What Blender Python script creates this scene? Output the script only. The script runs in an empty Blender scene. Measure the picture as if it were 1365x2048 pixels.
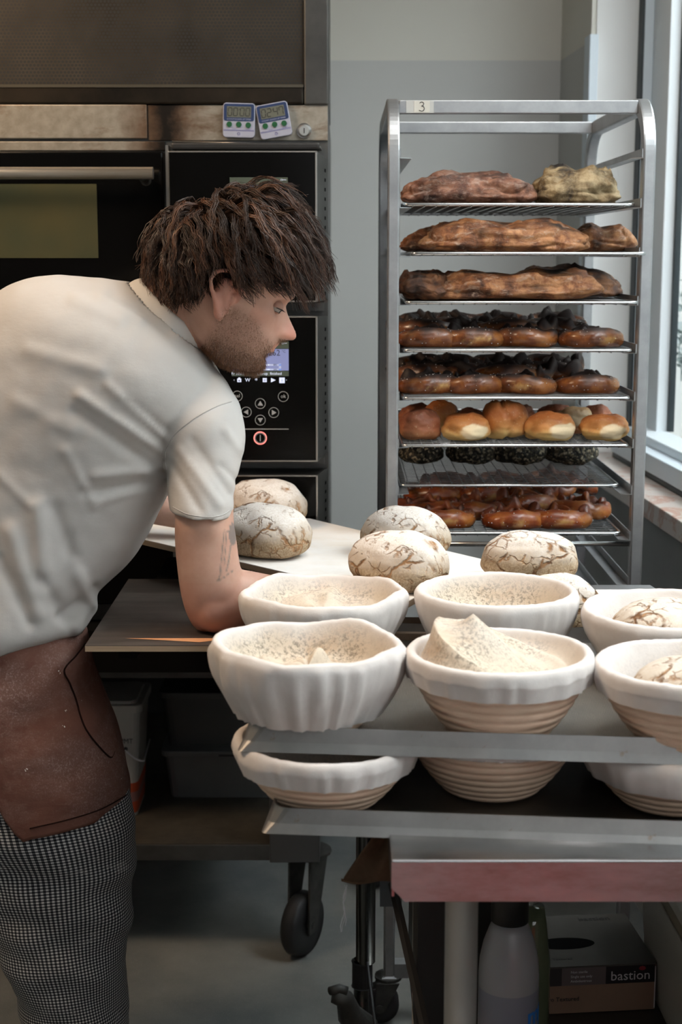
import bpy, bmesh, math, random
import numpy as np
from mathutils import Vector, Matrix, noise, Euler, kdtree
from mathutils.bvhtree import BVHTree
R = math.radians
random.seed(7); rng = np.random.default_rng(7)
S = bpy.context.scene
COL = S.collection

# ---------------------------------------------------------------- camera, world, light, exposure
F = 3000.0; CX, CY = 682.5, 1024.0
H = 1.55; PITCH = math.atan(515 / F)
cam = bpy.data.cameras.new('camera'); cam_o = bpy.data.objects.new('camera', cam); COL.objects.link(cam_o)
cam.sensor_fit = 'HORIZONTAL'; cam.sensor_width = 24.0; cam.lens = 24.0 * F / 1365.0
cam_o.location = (0, 0, H); cam_o.rotation_euler = (math.pi / 2 - PITCH, 0, 0)
cam.clip_start = 0.05; cam.clip_end = 100
cam.dof.use_dof = True; cam.dof.focus_distance = 2.5; cam.dof.aperture_fstop = 5.6
S.camera = cam_o
w = bpy.data.worlds.new('world'); S.world = w; w.use_nodes = True
w.node_tree.nodes['Background'].inputs[0].default_value = (0.84, 0.89, 0.90, 1)
w.node_tree.nodes['Background'].inputs[1].default_value = 0.95
S.view_settings.view_transform = 'Standard'; S.view_settings.look = 'None'
S.view_settings.exposure = 0.0; S.view_settings.gamma = 1.0; S.view_settings.use_curve_mapping = False
def area(name, loc, target, sx, sy, power, col, spread=180):
    l = bpy.data.lights.new(name, 'AREA'); l.shape = 'RECTANGLE'; l.size = sx; l.size_y = sy
    l.energy = power; l.color = col; l.spread = R(spread)
    o = bpy.data.objects.new(name, l); COL.objects.link(o); o.location = loc
    o.rotation_euler = (Vector(target) - Vector(loc)).to_track_quat('-Z', 'Y').to_euler()
    return o
# daylight of the open sky strip above the lane, falling through the long window on the right
area('window_daylight', (2.15, 1.9, 3.75), (0.2, 2.3, 1.0), 5.5, 1.5, 290, (0.89, 0.945, 1.0))
# added fill light from behind the camera, no real source there
area('camera_side_fill', (1.0, -1.6, 2.2), (0.0, 3.0, 0.9), 2.2, 1.6, 17, (0.95, 0.97, 1.0))
# added neutral overhead fill that brightens the board, loaves and table tops
area('overhead_fill', (0.55, 2.15, 2.95), (0.1, 2.3, 0.0), 0.9, 0.6, 21, (1.0, 0.985, 0.96))
# warm pendant above and behind the baker
area('warm_pendant', (-1.3, 2.0, 2.7), (-0.5, 2.5, 1.1), 0.5, 0.5, 24, (1.0, 0.72, 0.48))

# ---------------------------------------------------------------- helpers
_sp, _cp = math.sin(PITCH), math.cos(PITCH)
def ray(px, py):
    u = (px - CX) / F; v = (CY - py) / F
    return Vector((u, v * _sp + _cp, v * _cp - _sp))
CAM = Vector((0, 0, H))
def at(px, py, Y):
    d = ray(px, py); return CAM + d * (Y / d.y)
def atz(px, py, z):
    d = ray(px, py); return CAM + d * ((z - H) / d.z)
def proj(p):
    q = Vector(p) - CAM
    dep = q.y * _cp - q.z * _sp; up = q.y * _sp + q.z * _cp
    return (CX + F * q.x / dep, CY - F * up / dep)

def thing(name, label, cat, loc=(0, 0, 0), rotz=0, group=None):
    o = bpy.data.objects.new(name, None); COL.objects.link(o)
    o.location = loc; o.rotation_euler = (0, 0, rotz); o.empty_display_size = 0.05
    o['label'] = label; o['category'] = cat
    if group: o['group'] = group
    return o
def tag(o, label, cat, group=None):
    o['label'] = label; o['category'] = cat
    if group: o['group'] = group
    return o
def link(name, me, m=None, parent=None, smooth=False, kind=None, label=None):
    if m is not None:
        me.materials.clear(); me.materials.append(m)
    if smooth: me.polygons.foreach_set('use_smooth', [True] * len(me.polygons))
    o = bpy.data.objects.new(name, me); COL.objects.link(o)
    if parent is not None: o.parent = parent
    if kind: o['kind'] = kind
    if label: o['label'] = label
    return o
class MB:
    """collects shapes for one mesh"""
    def __init__(s): s.v = []; s.f = []
    def add(s, vs, fs):
        b = len(s.v); s.v += [tuple(p) for p in vs]; s.f += [tuple(i + b for i in f) for f in fs]; return s
    def box(s, x0, y0, z0, x1, y1, z1, M=None):
        vs = [(x, y, z) for x in (x0, x1) for y in (y0, y1) for z in (z0, z1)]
        if M is not None: vs = [M @ Vector(p) for p in vs]
        return s.add(vs, [(0, 1, 3, 2), (4, 6, 7, 5), (0, 4, 5, 1), (2, 3, 7, 6), (0, 2, 6, 4), (1, 5, 7, 3)])
    def cyl(s, p0, p1, r, n=12, r1=None, cap=True):
        p0 = Vector(p0); p1 = Vector(p1); r1 = r if r1 is None else r1
        d = (p1 - p0).normalized(); a = d.orthogonal().normalized(); b = d.cross(a)
        vs = []
        for k in range(n):
            t = 2 * math.pi * k / n; q = a * math.cos(t) + b * math.sin(t)
            vs += [p0 + q * r, p1 + q * r1]
        fs = [(2 * k, 2 * k + 1, (2 * k + 3) % (2 * n), (2 * k + 2) % (2 * n)) for k in range(n)]
        if cap: fs += [tuple(2 * k for k in range(n))[::-1], tuple(2 * k + 1 for k in range(n))]
        # orient outward
        return s.add(vs, [f[::-1] for f in fs])
    def tube(s, pts, r, n=8, closed=False, cap=True):
        pts = [Vector(p) for p in pts]; m = len(pts)
        rr = r if hasattr(r, '__len__') else [r] * m
        a = None; vs = []
        for i, p in enumerate(pts):
            if closed: d = pts[(i + 1) % m] - pts[i - 1]
            else: d = pts[min(i + 1, m - 1)] - pts[max(i - 1, 0)]
            d = d.normalized() if d.length > 1e-9 else Vector((0, 0, 1))
            if a is None: a = d.orthogonal().normalized()
            a = (a - d * a.dot(d)); a = a.normalized() if a.length > 1e-6 else d.orthogonal().normalized()
            b = d.cross(a)
            for k in range(n):
                t = 2 * math.pi * k / n
                vs.append(p + (a * math.cos(t) + b * math.sin(t)) * rr[i])
        fs = []
        for i in range(m if closed else m - 1):
            j = (i + 1) % m
            for k in range(n):
                fs.append((i * n + k, i * n + (k + 1) % n, j * n + (k + 1) % n, j * n + k))
        if cap and not closed:
            fs.append(tuple(range(n))[::-1]); fs.append(tuple((m - 1) * n + k for k in range(n)))
        return s.add(vs, fs)
    def lathe(s, prof, n=48, c=(0, 0, 0)):
        vs = []; m = len(prof)
        for r_, z in prof:
            for k in range(n):
                t = 2 * math.pi * k / n
                vs.append((c[0] + r_ * math.cos(t), c[1] + r_ * math.sin(t), c[2] + z))
        fs = [(i * n + k, i * n + (k + 1) % n, (i + 1) * n + (k + 1) % n, (i + 1) * n + k) for i in range(m - 1) for k in range(n)]
        return s.add(vs, fs)
    def prism(s, poly, z0, z1, M=None):
        """poly in xy, extruded z0..z1"""
        n = len(poly); vs = [(x, y, z0) for x, y in poly] + [(x, y, z1) for x, y in poly]
        if M is not None: vs = [M @ Vector(p) for p in vs]
        return s.add(vs, [tuple(range(n))[::-1], tuple(range(n, 2 * n))] + [(k, (k + 1) % n, n + (k + 1) % n, n + k) for k in range(n)])
    def build(s, name, m=None, parent=None, smooth=False, bevel=0, kind=None, label=None, weld=False):
        me = bpy.data.meshes.new(name); me.from_pydata(s.v, [], s.f); me.update()
        if weld:
            bm = bmesh.new(); bm.from_mesh(me); bmesh.ops.remove_doubles(bm, verts=bm.verts, dist=1e-5); bm.to_mesh(me); bm.free()
        if bevel:
            bm = bmesh.new(); bm.from_mesh(me)
            es = [e for e in bm.edges if len(e.link_faces) == 2 and e.calc_face_angle(0) > 0.6]
            bmesh.ops.bevel(bm, geom=es, offset=bevel, segments=2, affect='EDGES', profile=0.6, clamp_overlap=True)
            bm.to_mesh(me); bm.free()
        return link(name, me, m, parent, smooth, kind, label)
def rrect(w_, h_, r_, n=5, cx=0, cy=0):
    out = []
    for qx, qy, a0 in ((1, 1, 0), (-1, 1, 90), (-1, -1, 180), (1, -1, 270)):
        for k in range(n + 1):
            a = R(a0 + 90 * k / n)
            out.append((cx + qx * (w_ / 2 - r_) + r_ * math.cos(a), cy + qy * (h_ / 2 - r_) + r_ * math.sin(a)))
    return out
XZ = lambda y: Matrix(((1, 0, 0, 0), (0, 0, -1, y), (0, 1, 0, 0), (0, 0, 0, 1)))   # local xy -> world xz, local +z toward the camera (-Y)
def catmull(P, n):
    P = np.array(P, float); m = len(P); t = np.linspace(0, m - 1, n); out = []
    for x in t:
        i = min(int(x), m - 2); f = x - i
        p0 = P[max(i - 1, 0)]; p1 = P[i]; p2 = P[i + 1]; p3 = P[min(i + 2, m - 1)]
        out.append(0.5 * ((2 * p1) + (-p0 + p2) * f + (2 * p0 - 5 * p1 + 4 * p2 - p3) * f * f + (-p0 + 3 * p1 - 3 * p2 + p3) * f ** 3))
    return np.array(out)
def text(name, body, size, M, m, parent, ext=0.0004, align='CENTER', label=None):
    c = bpy.data.curves.new(name, 'FONT'); c.body = body; c.size = size; c.extrude = ext; c.align_x = align; c.align_y = 'CENTER'; c.resolution_u = 2
    o = bpy.data.objects.new(name, c); COL.objects.link(o)
    dg = bpy.context.evaluated_depsgraph_get(); me = bpy.data.meshes.new_from_object(o.evaluated_get(dg))
    bpy.data.objects.remove(o)
    me.transform(M); return link(name, me, m, parent, label=label)
def cp(o, parent=None):
    c = o.copy(); COL.objects.link(c)
    if parent is not None: c.parent = parent
    return c
def dup(root, loc, rotz=0, label=None, scale=None):
    r_ = root.copy(); COL.objects.link(r_); r_.location = loc; r_.rotation_euler = (0, 0, rotz)
    if label: r_['label'] = label
    if scale: r_.scale = scale
    for ch in list(root.children):
        c = ch.copy(); COL.objects.link(c); c.parent = r_
        for g in list(ch.children):
            d = g.copy(); COL.objects.link(d); d.parent = c
    return r_
def nz(p, s=1.0, o=0.0): return noise.noise(Vector((p[0] * s + o, p[1] * s + o * 1.7, p[2] * s - o)))
def fbm(p, s=1.0, o=0.0): return noise.fractal(Vector((p[0] * s + o, p[1] * s + o * 1.7, p[2] * s - o)), 0.9, 2.1, 4)

# ---------------------------------------------------------------- materials
class G:
    """tiny node-graph helper"""
    def __init__(s, name, rough=0.6, metal=0.0, col=(0.5, 0.5, 0.5), spec=0.5):
        s.m = bpy.data.materials.new(name); s.m.use_nodes = True; s.t = s.m.node_tree; s.b = s.t.nodes['Principled BSDF']
        s.b.inputs['Base Color'].default_value = (*col, 1); s.b.inputs['Roughness'].default_value = rough
        s.b.inputs['Metallic'].default_value = metal; s.b.inputs['Specular IOR Level'].default_value = spec
        s._c = None
    def n(s, ty, **kw):
        x = s.t.nodes.new(ty)
        for k, v in kw.items():
            if k in x.inputs: x.inputs[k].default_value = v
            else: setattr(x, k, v)
        return x
    def l(s, a, b): s.t.links.new(a, b)
    def coord(s, scale=(1, 1, 1), kind='Object'):
        c = s.n('ShaderNodeTexCoord'); mp = s.n('ShaderNodeMapping'); mp.inputs['Scale'].default_value = scale
        s.l(c.outputs[kind], mp.inputs['Vector']); return mp.outputs[0]
    def noise(s, scale, detail=4, rough=0.6, vec=None, dist=0.0):
        x = s.n('ShaderNodeTexNoise'); x.inputs['Scale'].default_value = scale; x.inputs['Detail'].default_value = detail
        x.inputs['Roughness'].default_value = rough; x.inputs['Distortion'].default_value = dist
        s.l(vec if vec is not None else s.coord(), x.inputs['Vector']); return x.outputs[0]
    def ramp(s, fac, stops):
        x = s.n('ShaderNodeValToRGB'); e = x.color_ramp.elements
        while len(e) < len(stops): e.new(0.5)
        for i, (p, c) in enumerate(stops):
            e[i].position = p; e[i].color = (*c, 1) if hasattr(c, '__len__') else (c, c, c, 1)
        s.l(fac, x.inputs[0]); return x.outputs[0]
    def mix(s, fac, a, b, mode='MIX'):
        x = s.n('ShaderNodeMix'); x.data_type = 'RGBA'; x.blend_type = mode
        for v, i in ((fac, 0), (a, 6), (b, 7)):
            if hasattr(v, 'links'): s.l(v, x.inputs[i])
            elif hasattr(v, '__len__'): x.inputs[i].default_value = (*v, 1)
            else: x.inputs[i].default_value = v
        return x.outputs[2]
    def math(s, op, a, b=0.0, c=None):
        x = s.n('ShaderNodeMath'); x.operation = op
        for i, v in enumerate((a, b) if c is None else (a, b, c)):
            if hasattr(v, 'links'): s.l(v, x.inputs[i])
            else: x.inputs[i].default_value = v
        return x.outputs[0]
    def color(s, o): s.l(o, s.b.inputs['Base Color']); return s
    def rough(s, o): s.l(o, s.b.inputs['Roughness']); return s
    def bump(s, h, strength=0.3, dist=0.002):
        x = s.n('ShaderNodeBump'); x.inputs['Strength'].default_value = strength; x.inputs['Distance'].default_value = dist
        s.l(h, x.inputs['Height'])
        if s._c is not None: s.l(s._c, x.inputs['Normal'])
        s._c = x.outputs[0]; s.l(x.outputs[0], s.b.inputs['Normal']); return s
    def emit(s, col, st):
        s.b.inputs['Emission Color'].default_value = (*col, 1); s.b.inputs['Emission Strength'].default_value = st; return s
def plain(name, col, rough=0.6, metal=0.0, spec=0.5): return G(name, rough, metal, col, spec).m
def mottled(name, c0, c1, rough=0.5, metal=0.0, scale=6, bump=0.0, bs=60, spec=0.5, stretch=(1, 1, 1)):
    g = G(name, rough, metal, c0, spec); v = g.coord(stretch)
    g.color(g.ramp(g.noise(scale, 5, 0.65, v), [(0.3, c0), (0.7, c1)]))
    if bump: g.bump(g.noise(bs, 4, 0.6, v), bump, 0.001)
    return g.m
M = {}
M['black_glass'] = plain('black_glass', (0.003, 0.003, 0.003), 0.14, 0, 0.15)
M['black_plastic'] = plain('black_plastic', (0.012, 0.012, 0.012), 0.45)
M['dark_gap'] = plain('dark_gap', (0.004, 0.004, 0.004), 0.9, 0, 0.1)
M['dark_steel'] = mottled('dark_steel', (0.09, 0.09, 0.085), (0.15, 0.15, 0.145), 0.42, 0.75, 9, 0.05, 200)
M['edge_steel'] = plain('edge_steel', (0.45, 0.43, 0.40), 0.3, 1)
M['steel'] = mottled('brushed_steel', (0.46, 0.46, 0.47), (0.58, 0.58, 0.59), 0.34, 1.0, 5, 0.04, 150)
M['handle_steel'] = mottled('handle_steel', (0.42, 0.40, 0.36), (0.55, 0.52, 0.48), 0.38, 0.85, 3, 0.05, 40, stretch=(0.2, 8, 8))
M['rack_steel'] = mottled('rack_steel', (0.30, 0.31, 0.32), (0.42, 0.43, 0.44), 0.38, 0.85, 14, 0.06, 260)
M['chrome_wire'] = plain('chrome_wire', (0.55, 0.56, 0.57), 0.22, 1)
M['grid_wire'] = plain('grid_wire', (0.20, 0.20, 0.20), 0.3, 1)
M['white_plastic'] = plain('white_plastic', (0.62, 0.63, 0.66), 0.4)
M['rubber'] = plain('rubber', (0.015, 0.015, 0.016), 0.6)
M['label_grey'] = plain('label_grey', (0.33, 0.33, 0.33), 0.6)
M['ink'] = plain('ink', (0.02, 0.02, 0.02), 0.6)
# ---------------------------------------------------------------- the setting
TH = math.atan(150 / F)                      # the window wall runs 2.9 degrees off the rack's depth direction
def wallpt(c, Y, z): return Vector((c - math.tan(TH) * Y, Y, z))
def struct(o): o['kind'] = 'structure'; return o
gf = G('floor_concrete', 0.55, 0, (0.14, 0.145, 0.14))
n1 = gf.ramp(gf.noise(2.2, 6, 0.65), [(0.3, (0.10, 0.112, 0.115)), (0.7, (0.25, 0.245, 0.225))])
n2 = gf.ramp(gf.noise(420, 2, 0.5), [(0.62, 0.0), (0.74, 1.0)])
gf.color(gf.mix(gf.math('MULTIPLY', n2, 0.45), n1, (0.5, 0.48, 0.44))); gf.bump(gf.noise(160, 3), 0.15, 0.001)
struct(MB().prism([(-3, -2.6), (1.3, -2.6), (.95, 4.62), (-3, 4.62)], -0.05, 0).build('floor', gf.m))
struct(MB().box(.6, -3.5, -0.30, 6.0, 14, -0.06).build('ground_outside', plain('paving_grey', (.35, .36, .36), .9)))
gw = G('wall_paint', 0.8, 0, (0.55, 0.55, 0.5), 0.2)
c = gw.n('ShaderNodeTexCoord'); sx = gw.n('ShaderNodeSeparateXYZ'); gw.l(c.outputs['Object'], sx.inputs[0])
YW = 4.62
zb = at(900, 121, YW).z
step = gw.math('GREATER_THAN', sx.outputs[2], zb)
gw.color(gw.mix(step, (0.62, 0.62, 0.60), (0.76, 0.74, 0.67))); gw.bump(gw.noise(90, 3), 0.05, 0.001)
CW = 0.865 + 0.02                              # inner face of the window wall (c offset)
struct(MB().box(-3, YW, 0, .95, YW + 0.1, 3.0).build('wall_back', gw.m))
struct(MB().box(-3.1, -2.6, 0, -3, 5.2, 3.0).build('wall_left', gw.m))
struct(MB().box(-3, -2.7, 0, 1.31, -2.6, 3.0).build('wall_front', plain('shop_wall_dark', (0.22, 0.20, 0.18), 0.8)))
struct(MB().prism([(-3, -2.7), (1.33, -2.7), (.96, 4.72), (-3, 4.72)], 3.0, 3.06).build('ceiling', plain('ceiling_white', (0.6, 0.6, 0.57), 0.9)))
# window wall: apron below the sill, far pier beyond the window
def slab(c0, c1, y0, y1, z0, z1):
    P = [wallpt(c0, y0, 0), wallpt(c1, y0, 0), wallpt(c1, y1, 0), wallpt(c0, y1, 0)]
    return MB().prism([(p.x, p.y) for p in P], z0, z1)
YJ = 4.2                                       # far jamb of the window
ZS = 1.0
g2 = mottled('lower_wall_grey', (0.30, 0.31, 0.305), (0.36, 0.37, 0.365), 0.7, 0, 3)
struct(slab(CW, CW + 0.3, -2.6, YJ, 0, ZS - 0.045).build('wall_right', g2))
struct(slab(CW, CW + 0.3, YJ, YW, 0, 3.0).build('wall_right_pier', gw.m))
struct(slab(CW, CW + 0.3, -2.6, YJ, 2.75, 3.0).build('wall_right_lintel', gw.m))
wp = plain('window_white', (0.84, 0.84, 0.82), 0.55)
bl = plain('window_grey_blue', (0.72, 0.80, 0.86), 0.5, 0.0)
wg = plain('window_seal', (0.02, 0.03, 0.035), 0.5)
struct(slab(CW - 0.012, CW + 0.012, YJ - 0.04, YJ + 0.03, ZS, at(1187, 72, YJ).z).build('trim_1', bl, bevel=0.003))
# sill of pink-veined marble
gm = G('sill_marble', 0.35)
v = gm.coord((1, 1, 1))
vein = gm.ramp(gm.noise(9, 6, 0.7, v, 1.2), [(0.52, (0.62, 0.55, 0.50)), (0.60, (0.50, 0.27, 0.19)), (0.66, (0.60, 0.52, 0.47))])
gm.color(vein); gm.bump(gm.noise(220, 3), 0.1, 0.0005)
struct(slab(0.865, 1.14, -2.6, YJ - 0.01, ZS - 0.045, ZS).build('windowsill', gm.m, bevel=0.003)).name = 'trim_2'
# window frame: far jamb profiles, bottom rail, top rail, glass
win = bpy.data.objects.new('window_1', None); COL.objects.link(win); win['kind'] = 'structure'
CF = 0.949
alu = plain('window_alu', (0.80, 0.86, 0.90), 0.5, 0.0)
slab(CW + 0.013, 1.012, YJ - 0.006, YJ, ZS, 2.75).build('reveal_lining', wp, win)
slab(1.010, 1.016, YJ - 0.050, YJ, ZS, 2.75).build('jamb_joint', wg, win)
slab(1.016, 1.085, YJ - 0.045, YJ, ZS, 2.75).build('jamb', bl, win, bevel=0.004)
slab(1.040, 1.069, YJ - 0.22, YJ - 0.05, ZS, 2.75).build('jamb', alu, win, bevel=0.003)
def hbar(c0, c1, z0, z1, nm, m): return slab(c0, c1, -2.6, YJ - 0.1, z0, z1).build(nm, m, win, bevel=0.003)
hbar(CF + .004, 1.068, ZS, ZS + 0.016, 'rail_seal', wg)
hbar(CF, 1.07, ZS + 0.016, ZS + 0.062, 'bottom_rail', bl)
hbar(CF + 0.040, 1.07, ZS + 0.062, ZS + 0.085, 'bottom_rail', alu)
slab(1.069, 1.084, YJ - 0.235, YJ - 0.215, ZS + 0.085, 2.75).build('glass_seal', wg, win)
gg = bpy.data.materials.new('window_glass'); gg.use_nodes = True; nt = gg.node_tree
b = nt.nodes['Principled BSDF']; b.inputs['Transmission Weight'].default_value = 1; b.inputs['Roughness'].default_value = 0.0; b.inputs['IOR'].default_value = 1.01
b.inputs['Base Color'].default_value = (0.97, 1, 0.99, 1)
slab(1.074, 1.078, -2.6, YJ - 0.23, ZS + 0.08, 2.75).build('window_pane', gg, win)
# pale facade across the lane with one ledge line, and twigs against it
gfac = mottled('facade_render', (0.70, 0.74, 0.72), (0.80, 0.83, 0.80), 0.85, 0, 1.5)
fac = thing('neighbouring_facade', 'pale rendered facade seen through the window on the right', 'building', (0, 0, 0))
P = [(3.4, -3), (1.55, 11), (1.9, 11.2), (3.8, -3)]
MB().prism(P, 0, 6).build('wall', gfac, fac)
zl = at(1345, 106, 7.0).z
MB().prism([(2.6, 2.4), (1.55, 10.5), (1.62, 10.5), (2.7, 2.4)], zl, zl + 0.06).build('ledge', plain('ledge_grey', (0.4, 0.45, 0.43), 0.8), fac)
pl = thing('eucalyptus_twigs', 'loose grey-green leafy twigs outside the window at the right edge', 'plant', (0, 0, 0))
leafm = [plain('leaf_grey', (0.22, 0.26, 0.25), 0.6), plain('leaf_pale', (0.55, 0.60, 0.60), 0.6)]
rnd = random.Random(5)
for s_ in range(5):
    p = at(1372 + rnd.uniform(-6, 10), 730 + s_ * 8, 4.0); q = at(1330 + s_ * 14, 560 + 35 * (s_ % 3), 4.0 + rnd.uniform(-.08, .08))
    pts = [p.lerp(q, k / 6) + Vector((0.012 * math.sin(k * 1.3 + s_), 0.01 * k, 0)) for k in range(7)]
    MB().tube(pts, [0.0022 - 0.00025 * k for k in range(7)], 5).build('stem', leafm[0], pl)
    for k in range(1, 7):
        for sg in (-1, 1):
            if rnd.random() < 0.15: continue
            d = Vector((sg * 0.8, rnd.uniform(-.5, .5), rnd.uniform(-.2, .8))).normalized(); u = d.orthogonal().normalized()
            u = (Matrix.Rotation(rnd.uniform(0, 3), 3, d) @ u)
            L = rnd.uniform(.016, .032); wd = L * rnd.uniform(.3, .45); o = pts[k]
            nrm = d.cross(u) * 0.0008
            ring = [o + d * L * t + u * wd * math.sin(math.pi * min(t * 1.05, 1)) * sgn for sgn, ts in ((1, (0, .3, .6, .85, 1)), (-1, (.85, .6, .3))) for t in ts]
            n_ = len(ring)
            MB().add([x + nrm for x in ring] + [x - nrm for x in ring], [tuple(range(n_)), tuple(range(n_, 2 * n_))[::-1]] + [(i, n_ + i, n_ + (i + 1) % n_, (i + 1) % n_) for i in range(n_)]).build('leaf', leafm[0 if rnd.random() < .7 else 1], pl)
# ---------------------------------------------------------------- deck oven with hood and control panels
YO, YP = 3.20, 3.05
def pbox(mb, x0, y0, x1, y1, Yf, dep):
    a = at(x0, (y0 + y1) / 2, Yf); b_ = at(x1, (y0 + y1) / 2, Yf)
    za = at(x0, y0, Yf).z; zc = at(x0, y1, Yf).z
    return mb.box(a.x, Yf, zc, b_.x, Yf + dep, za)
gs = G('rust_stained_steel', 0.45, 0.7)
v = gs.coord((1, 1, 1))
base = gs.ramp(gs.noise(60, 4, .6, v), [(0.3, (0.27, 0.245, 0.20)), (0.7, (0.38, 0.345, 0.29))])
rust = gs.ramp(gs.noise(11, 6, .7, gs.coord((0.5, 1, 1.3)), .3), [(0.54, 0.0), (0.72, 1.0)])
c = gs.n('ShaderNodeTexCoord'); sep = gs.n('ShaderNodeSeparateXYZ'); gs.l(c.outputs['Object'], sep.inputs[0])
xs = at(332, 250, YO).x
dx = gs.math('ABSOLUTE', gs.math('SUBTRACT', sep.outputs[0], xs))
dark_band = gs.ramp(gs.math('ADD', dx, gs.math('MULTIPLY', gs.noise(22, 5, .7, v), 0.07)), [(0.045, 1.0), (0.085, 0.0)])  # near-black ragged band across the fascia around one x position
rr = gs.ramp(gs.math('ADD', dx, gs.math('MULTIPLY', gs.noise(14, 5, .7, v), 0.10)), [(0.08, 0.85), (0.15, 0.0)])
col = gs.mix(rust, base, (0.12, 0.055, 0.02)); col = gs.mix(rr, col, (0.11, 0.05, 0.02)); col = gs.mix(dark_band, col, (0.012, 0.009, 0.007))
gs.color(col); gs.bump(gs.noise(180, 4), .15, .001)
rust_m = gs.m
# --- hood
hood = thing('extractor_hood', 'sooty perforated extractor hood above the deck oven', 'hood')
gp = G('perforated_soot', 0.5, 0.6)
v = gp.coord((1, 1, 1)); vm = gp.n('ShaderNodeSeparateXYZ'); gp.l(v, vm.inputs[0])
pit = 0.0078
X_ = gp.math('DIVIDE', vm.outputs[0], pit); Z_ = gp.math('DIVIDE', vm.outputs[2], pit * 0.9)
row = gp.math('FLOOR', Z_); off = gp.math('MULTIPLY', gp.math('MODULO', gp.math('ABSOLUTE', row), 2), 0.5)
fx = gp.math('SUBTRACT', gp.math('FRACT', gp.math('ADD', X_, off)), 0.5); fz = gp.math('SUBTRACT', gp.math('FRACT', Z_), 0.5)
d = gp.math('SQRT', gp.math('ADD', gp.math('MULTIPLY', fx, fx), gp.math('MULTIPLY', fz, fz)))
hole = gp.ramp(d, [(0.32, 1.0), (0.40, 0.0)])
basec = gp.ramp(gp.noise(3.5, 5, .6, v), [(0.35, (0.017, 0.013, 0.009)), (0.65, (0.062, 0.051, 0.038))])
soot2 = gp.ramp(gp.math('ADD', vm.outputs[2], gp.math('MULTIPLY', gp.noise(7, 5, .7, v), 0.12)), [(0.0, 0), (1.0, 1)])
gp.color(gp.mix(hole, basec, (0.003, 0.003, 0.003))); gp.l(gp.math('SUBTRACT', 0.6, gp.math('MULTIPLY', hole, 0.6)), gp.b.inputs['Metallic'])
YH = 3.188
xr0, xr1 = at(608, 100, YH).x, at(658, 100, YH).x
zt = 2.6; z0 = at(300, 172, YH).z; zb_ = at(300, 208, YH).z
MB().box(-1.9, YH + .012, z0, xr0, YH + .02, zt).build('perforated_panel', gp.m, hood)
hm = mottled('hood_steel', (0.055, 0.055, 0.053), (0.10, 0.098, 0.092), 0.42, 0.8, 7, 0.08, 120)
gh = G('hood_lower_soot', 0.35, 0.6); vv = gh.coord()
gh.color(gh.ramp(gh.noise(5, 5, .7, vv), [(0.35, (0.008, 0.006, 0.004)), (0.75, (0.040, 0.029, 0.018))]))
MB().box(xr0, YH, zb_ - 0.002, xr1, YO + .5, zt).build('side_frame', hm, hood, bevel=0.004)
MB().box(-1.9, YH, zb_, xr0 - .001, YO + .5, z0).build('bottom_rail', gh.m, hood, bevel=0.004)
MB().box(-1.9, YH - .002, z0 - .003, xr0 - .001, YH + .012, z0 + .003).build('rail_lip', plain('lip', (0.10, 0.09, 0.07), .4, .8), hood)
MB().box(-1.9, YH + .025, z0, xr0, YO + .5, zt).build('hood_box', M['dark_gap'], hood)
# --- oven body
oven = thing('deck_oven', 'black-fronted deck oven with stacked control panels behind the baker', 'oven')
zs1 = at(300, 345, YO).z
xo1 = at(656, 300, YO).x
zbase = 0.667
MB().box(-1.9, YO, zbase, xo1, YO + 0.95, zb_ - .003).build('oven_body', M['dark_steel'], oven)
m_ = MB(); pbox(m_, -700, 209, 294, 277, YO - .012, .012); m_.build('fascia', rust_m, oven, bevel=.002)
m_ = MB(); pbox(m_, 296, 210, 656, 281, YO - .006, .006); m_.build('fascia', rust_m, oven, bevel=.001)
m_ = MB(); pbox(m_, -700, 283, 330, 301, YO - .012, .012); m_.build('door_lintel', rust_m, oven, bevel=.001)
MB().box(-1.9, YO - .10, zbase + .003, at(640, 1300, YO).x, YO, at(300, 1262, YO - .1).z).build('dark_gap_box', M['dark_gap'], oven)  # added black box, stands in for the shaded gap below the oven
# key lock
lk = at(609, 262, YO - .006); MB().cyl(lk, lk + Vector((0, -.008, 0)), .0155, 24).build('key_lock', M['steel'], oven, True)
k = oven.children[-1]
MB().cyl(lk + Vector((0, -.008, 0)), lk + Vector((0, -.010, 0)), .010, 24).build('lock_core', plain('lock_core', (.5, .5, .48), .35, 1), k)
MB().box(lk.x - .001, lk.y - .0115, lk.z - .005, lk.x + .001, lk.y - .010, lk.z + .005).build('key_slot', M['ink'], k)
# panel pitch
zA, zB = at(400, 302, YP).z, at(400, 632, YP).z; PIT = zA - zB; PH = at(400, 302, YP).z - at(400, 604, YP).z
xl, xr = at(341, 450, YP).x, at(635, 450, YP).x; xbk = at(656, 450, YO).x
scr_bg = G('screen_lilac', .5, 0, (.05, .05, .08), .1).emit((0.44, 0.48, 0.86), 0.50).m
scr_ol = G('screen_olive', .6, 0, (.03, .035, .025), .1).emit((0.10, 0.115, 0.085), 0.5).m
scr_wh = G('screen_icon').emit((0.62, 0.72, 1.0), 0.75).m
scr_bl = G('screen_blue').emit((0.10, 0.17, 0.42), 0.8).m
scr_dk = plain('screen_ink', (.01, .01, .015), .6)
redl = G('power_ring_red').emit((1.0, 0.06, 0.04), 1.6).m
def ring(mb, c_, r_, w_, y, n=32, h=.0006):
    return mb.add([(c_[0] + q * math.cos(t), y - hh, c_[1] + q * math.sin(t)) for (q, hh) in ((r_ - w_, 0), (r_ - w_, h), (r_, h), (r_, 0)) for t in [2 * math.pi * k / n for k in range(n)]],
                  [(i * n + k, i * n + (k + 1) % n, (i + 1) * n + (k + 1) % n, (i + 1) * n + k) for i in range(3) for k in range(n)])
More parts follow.
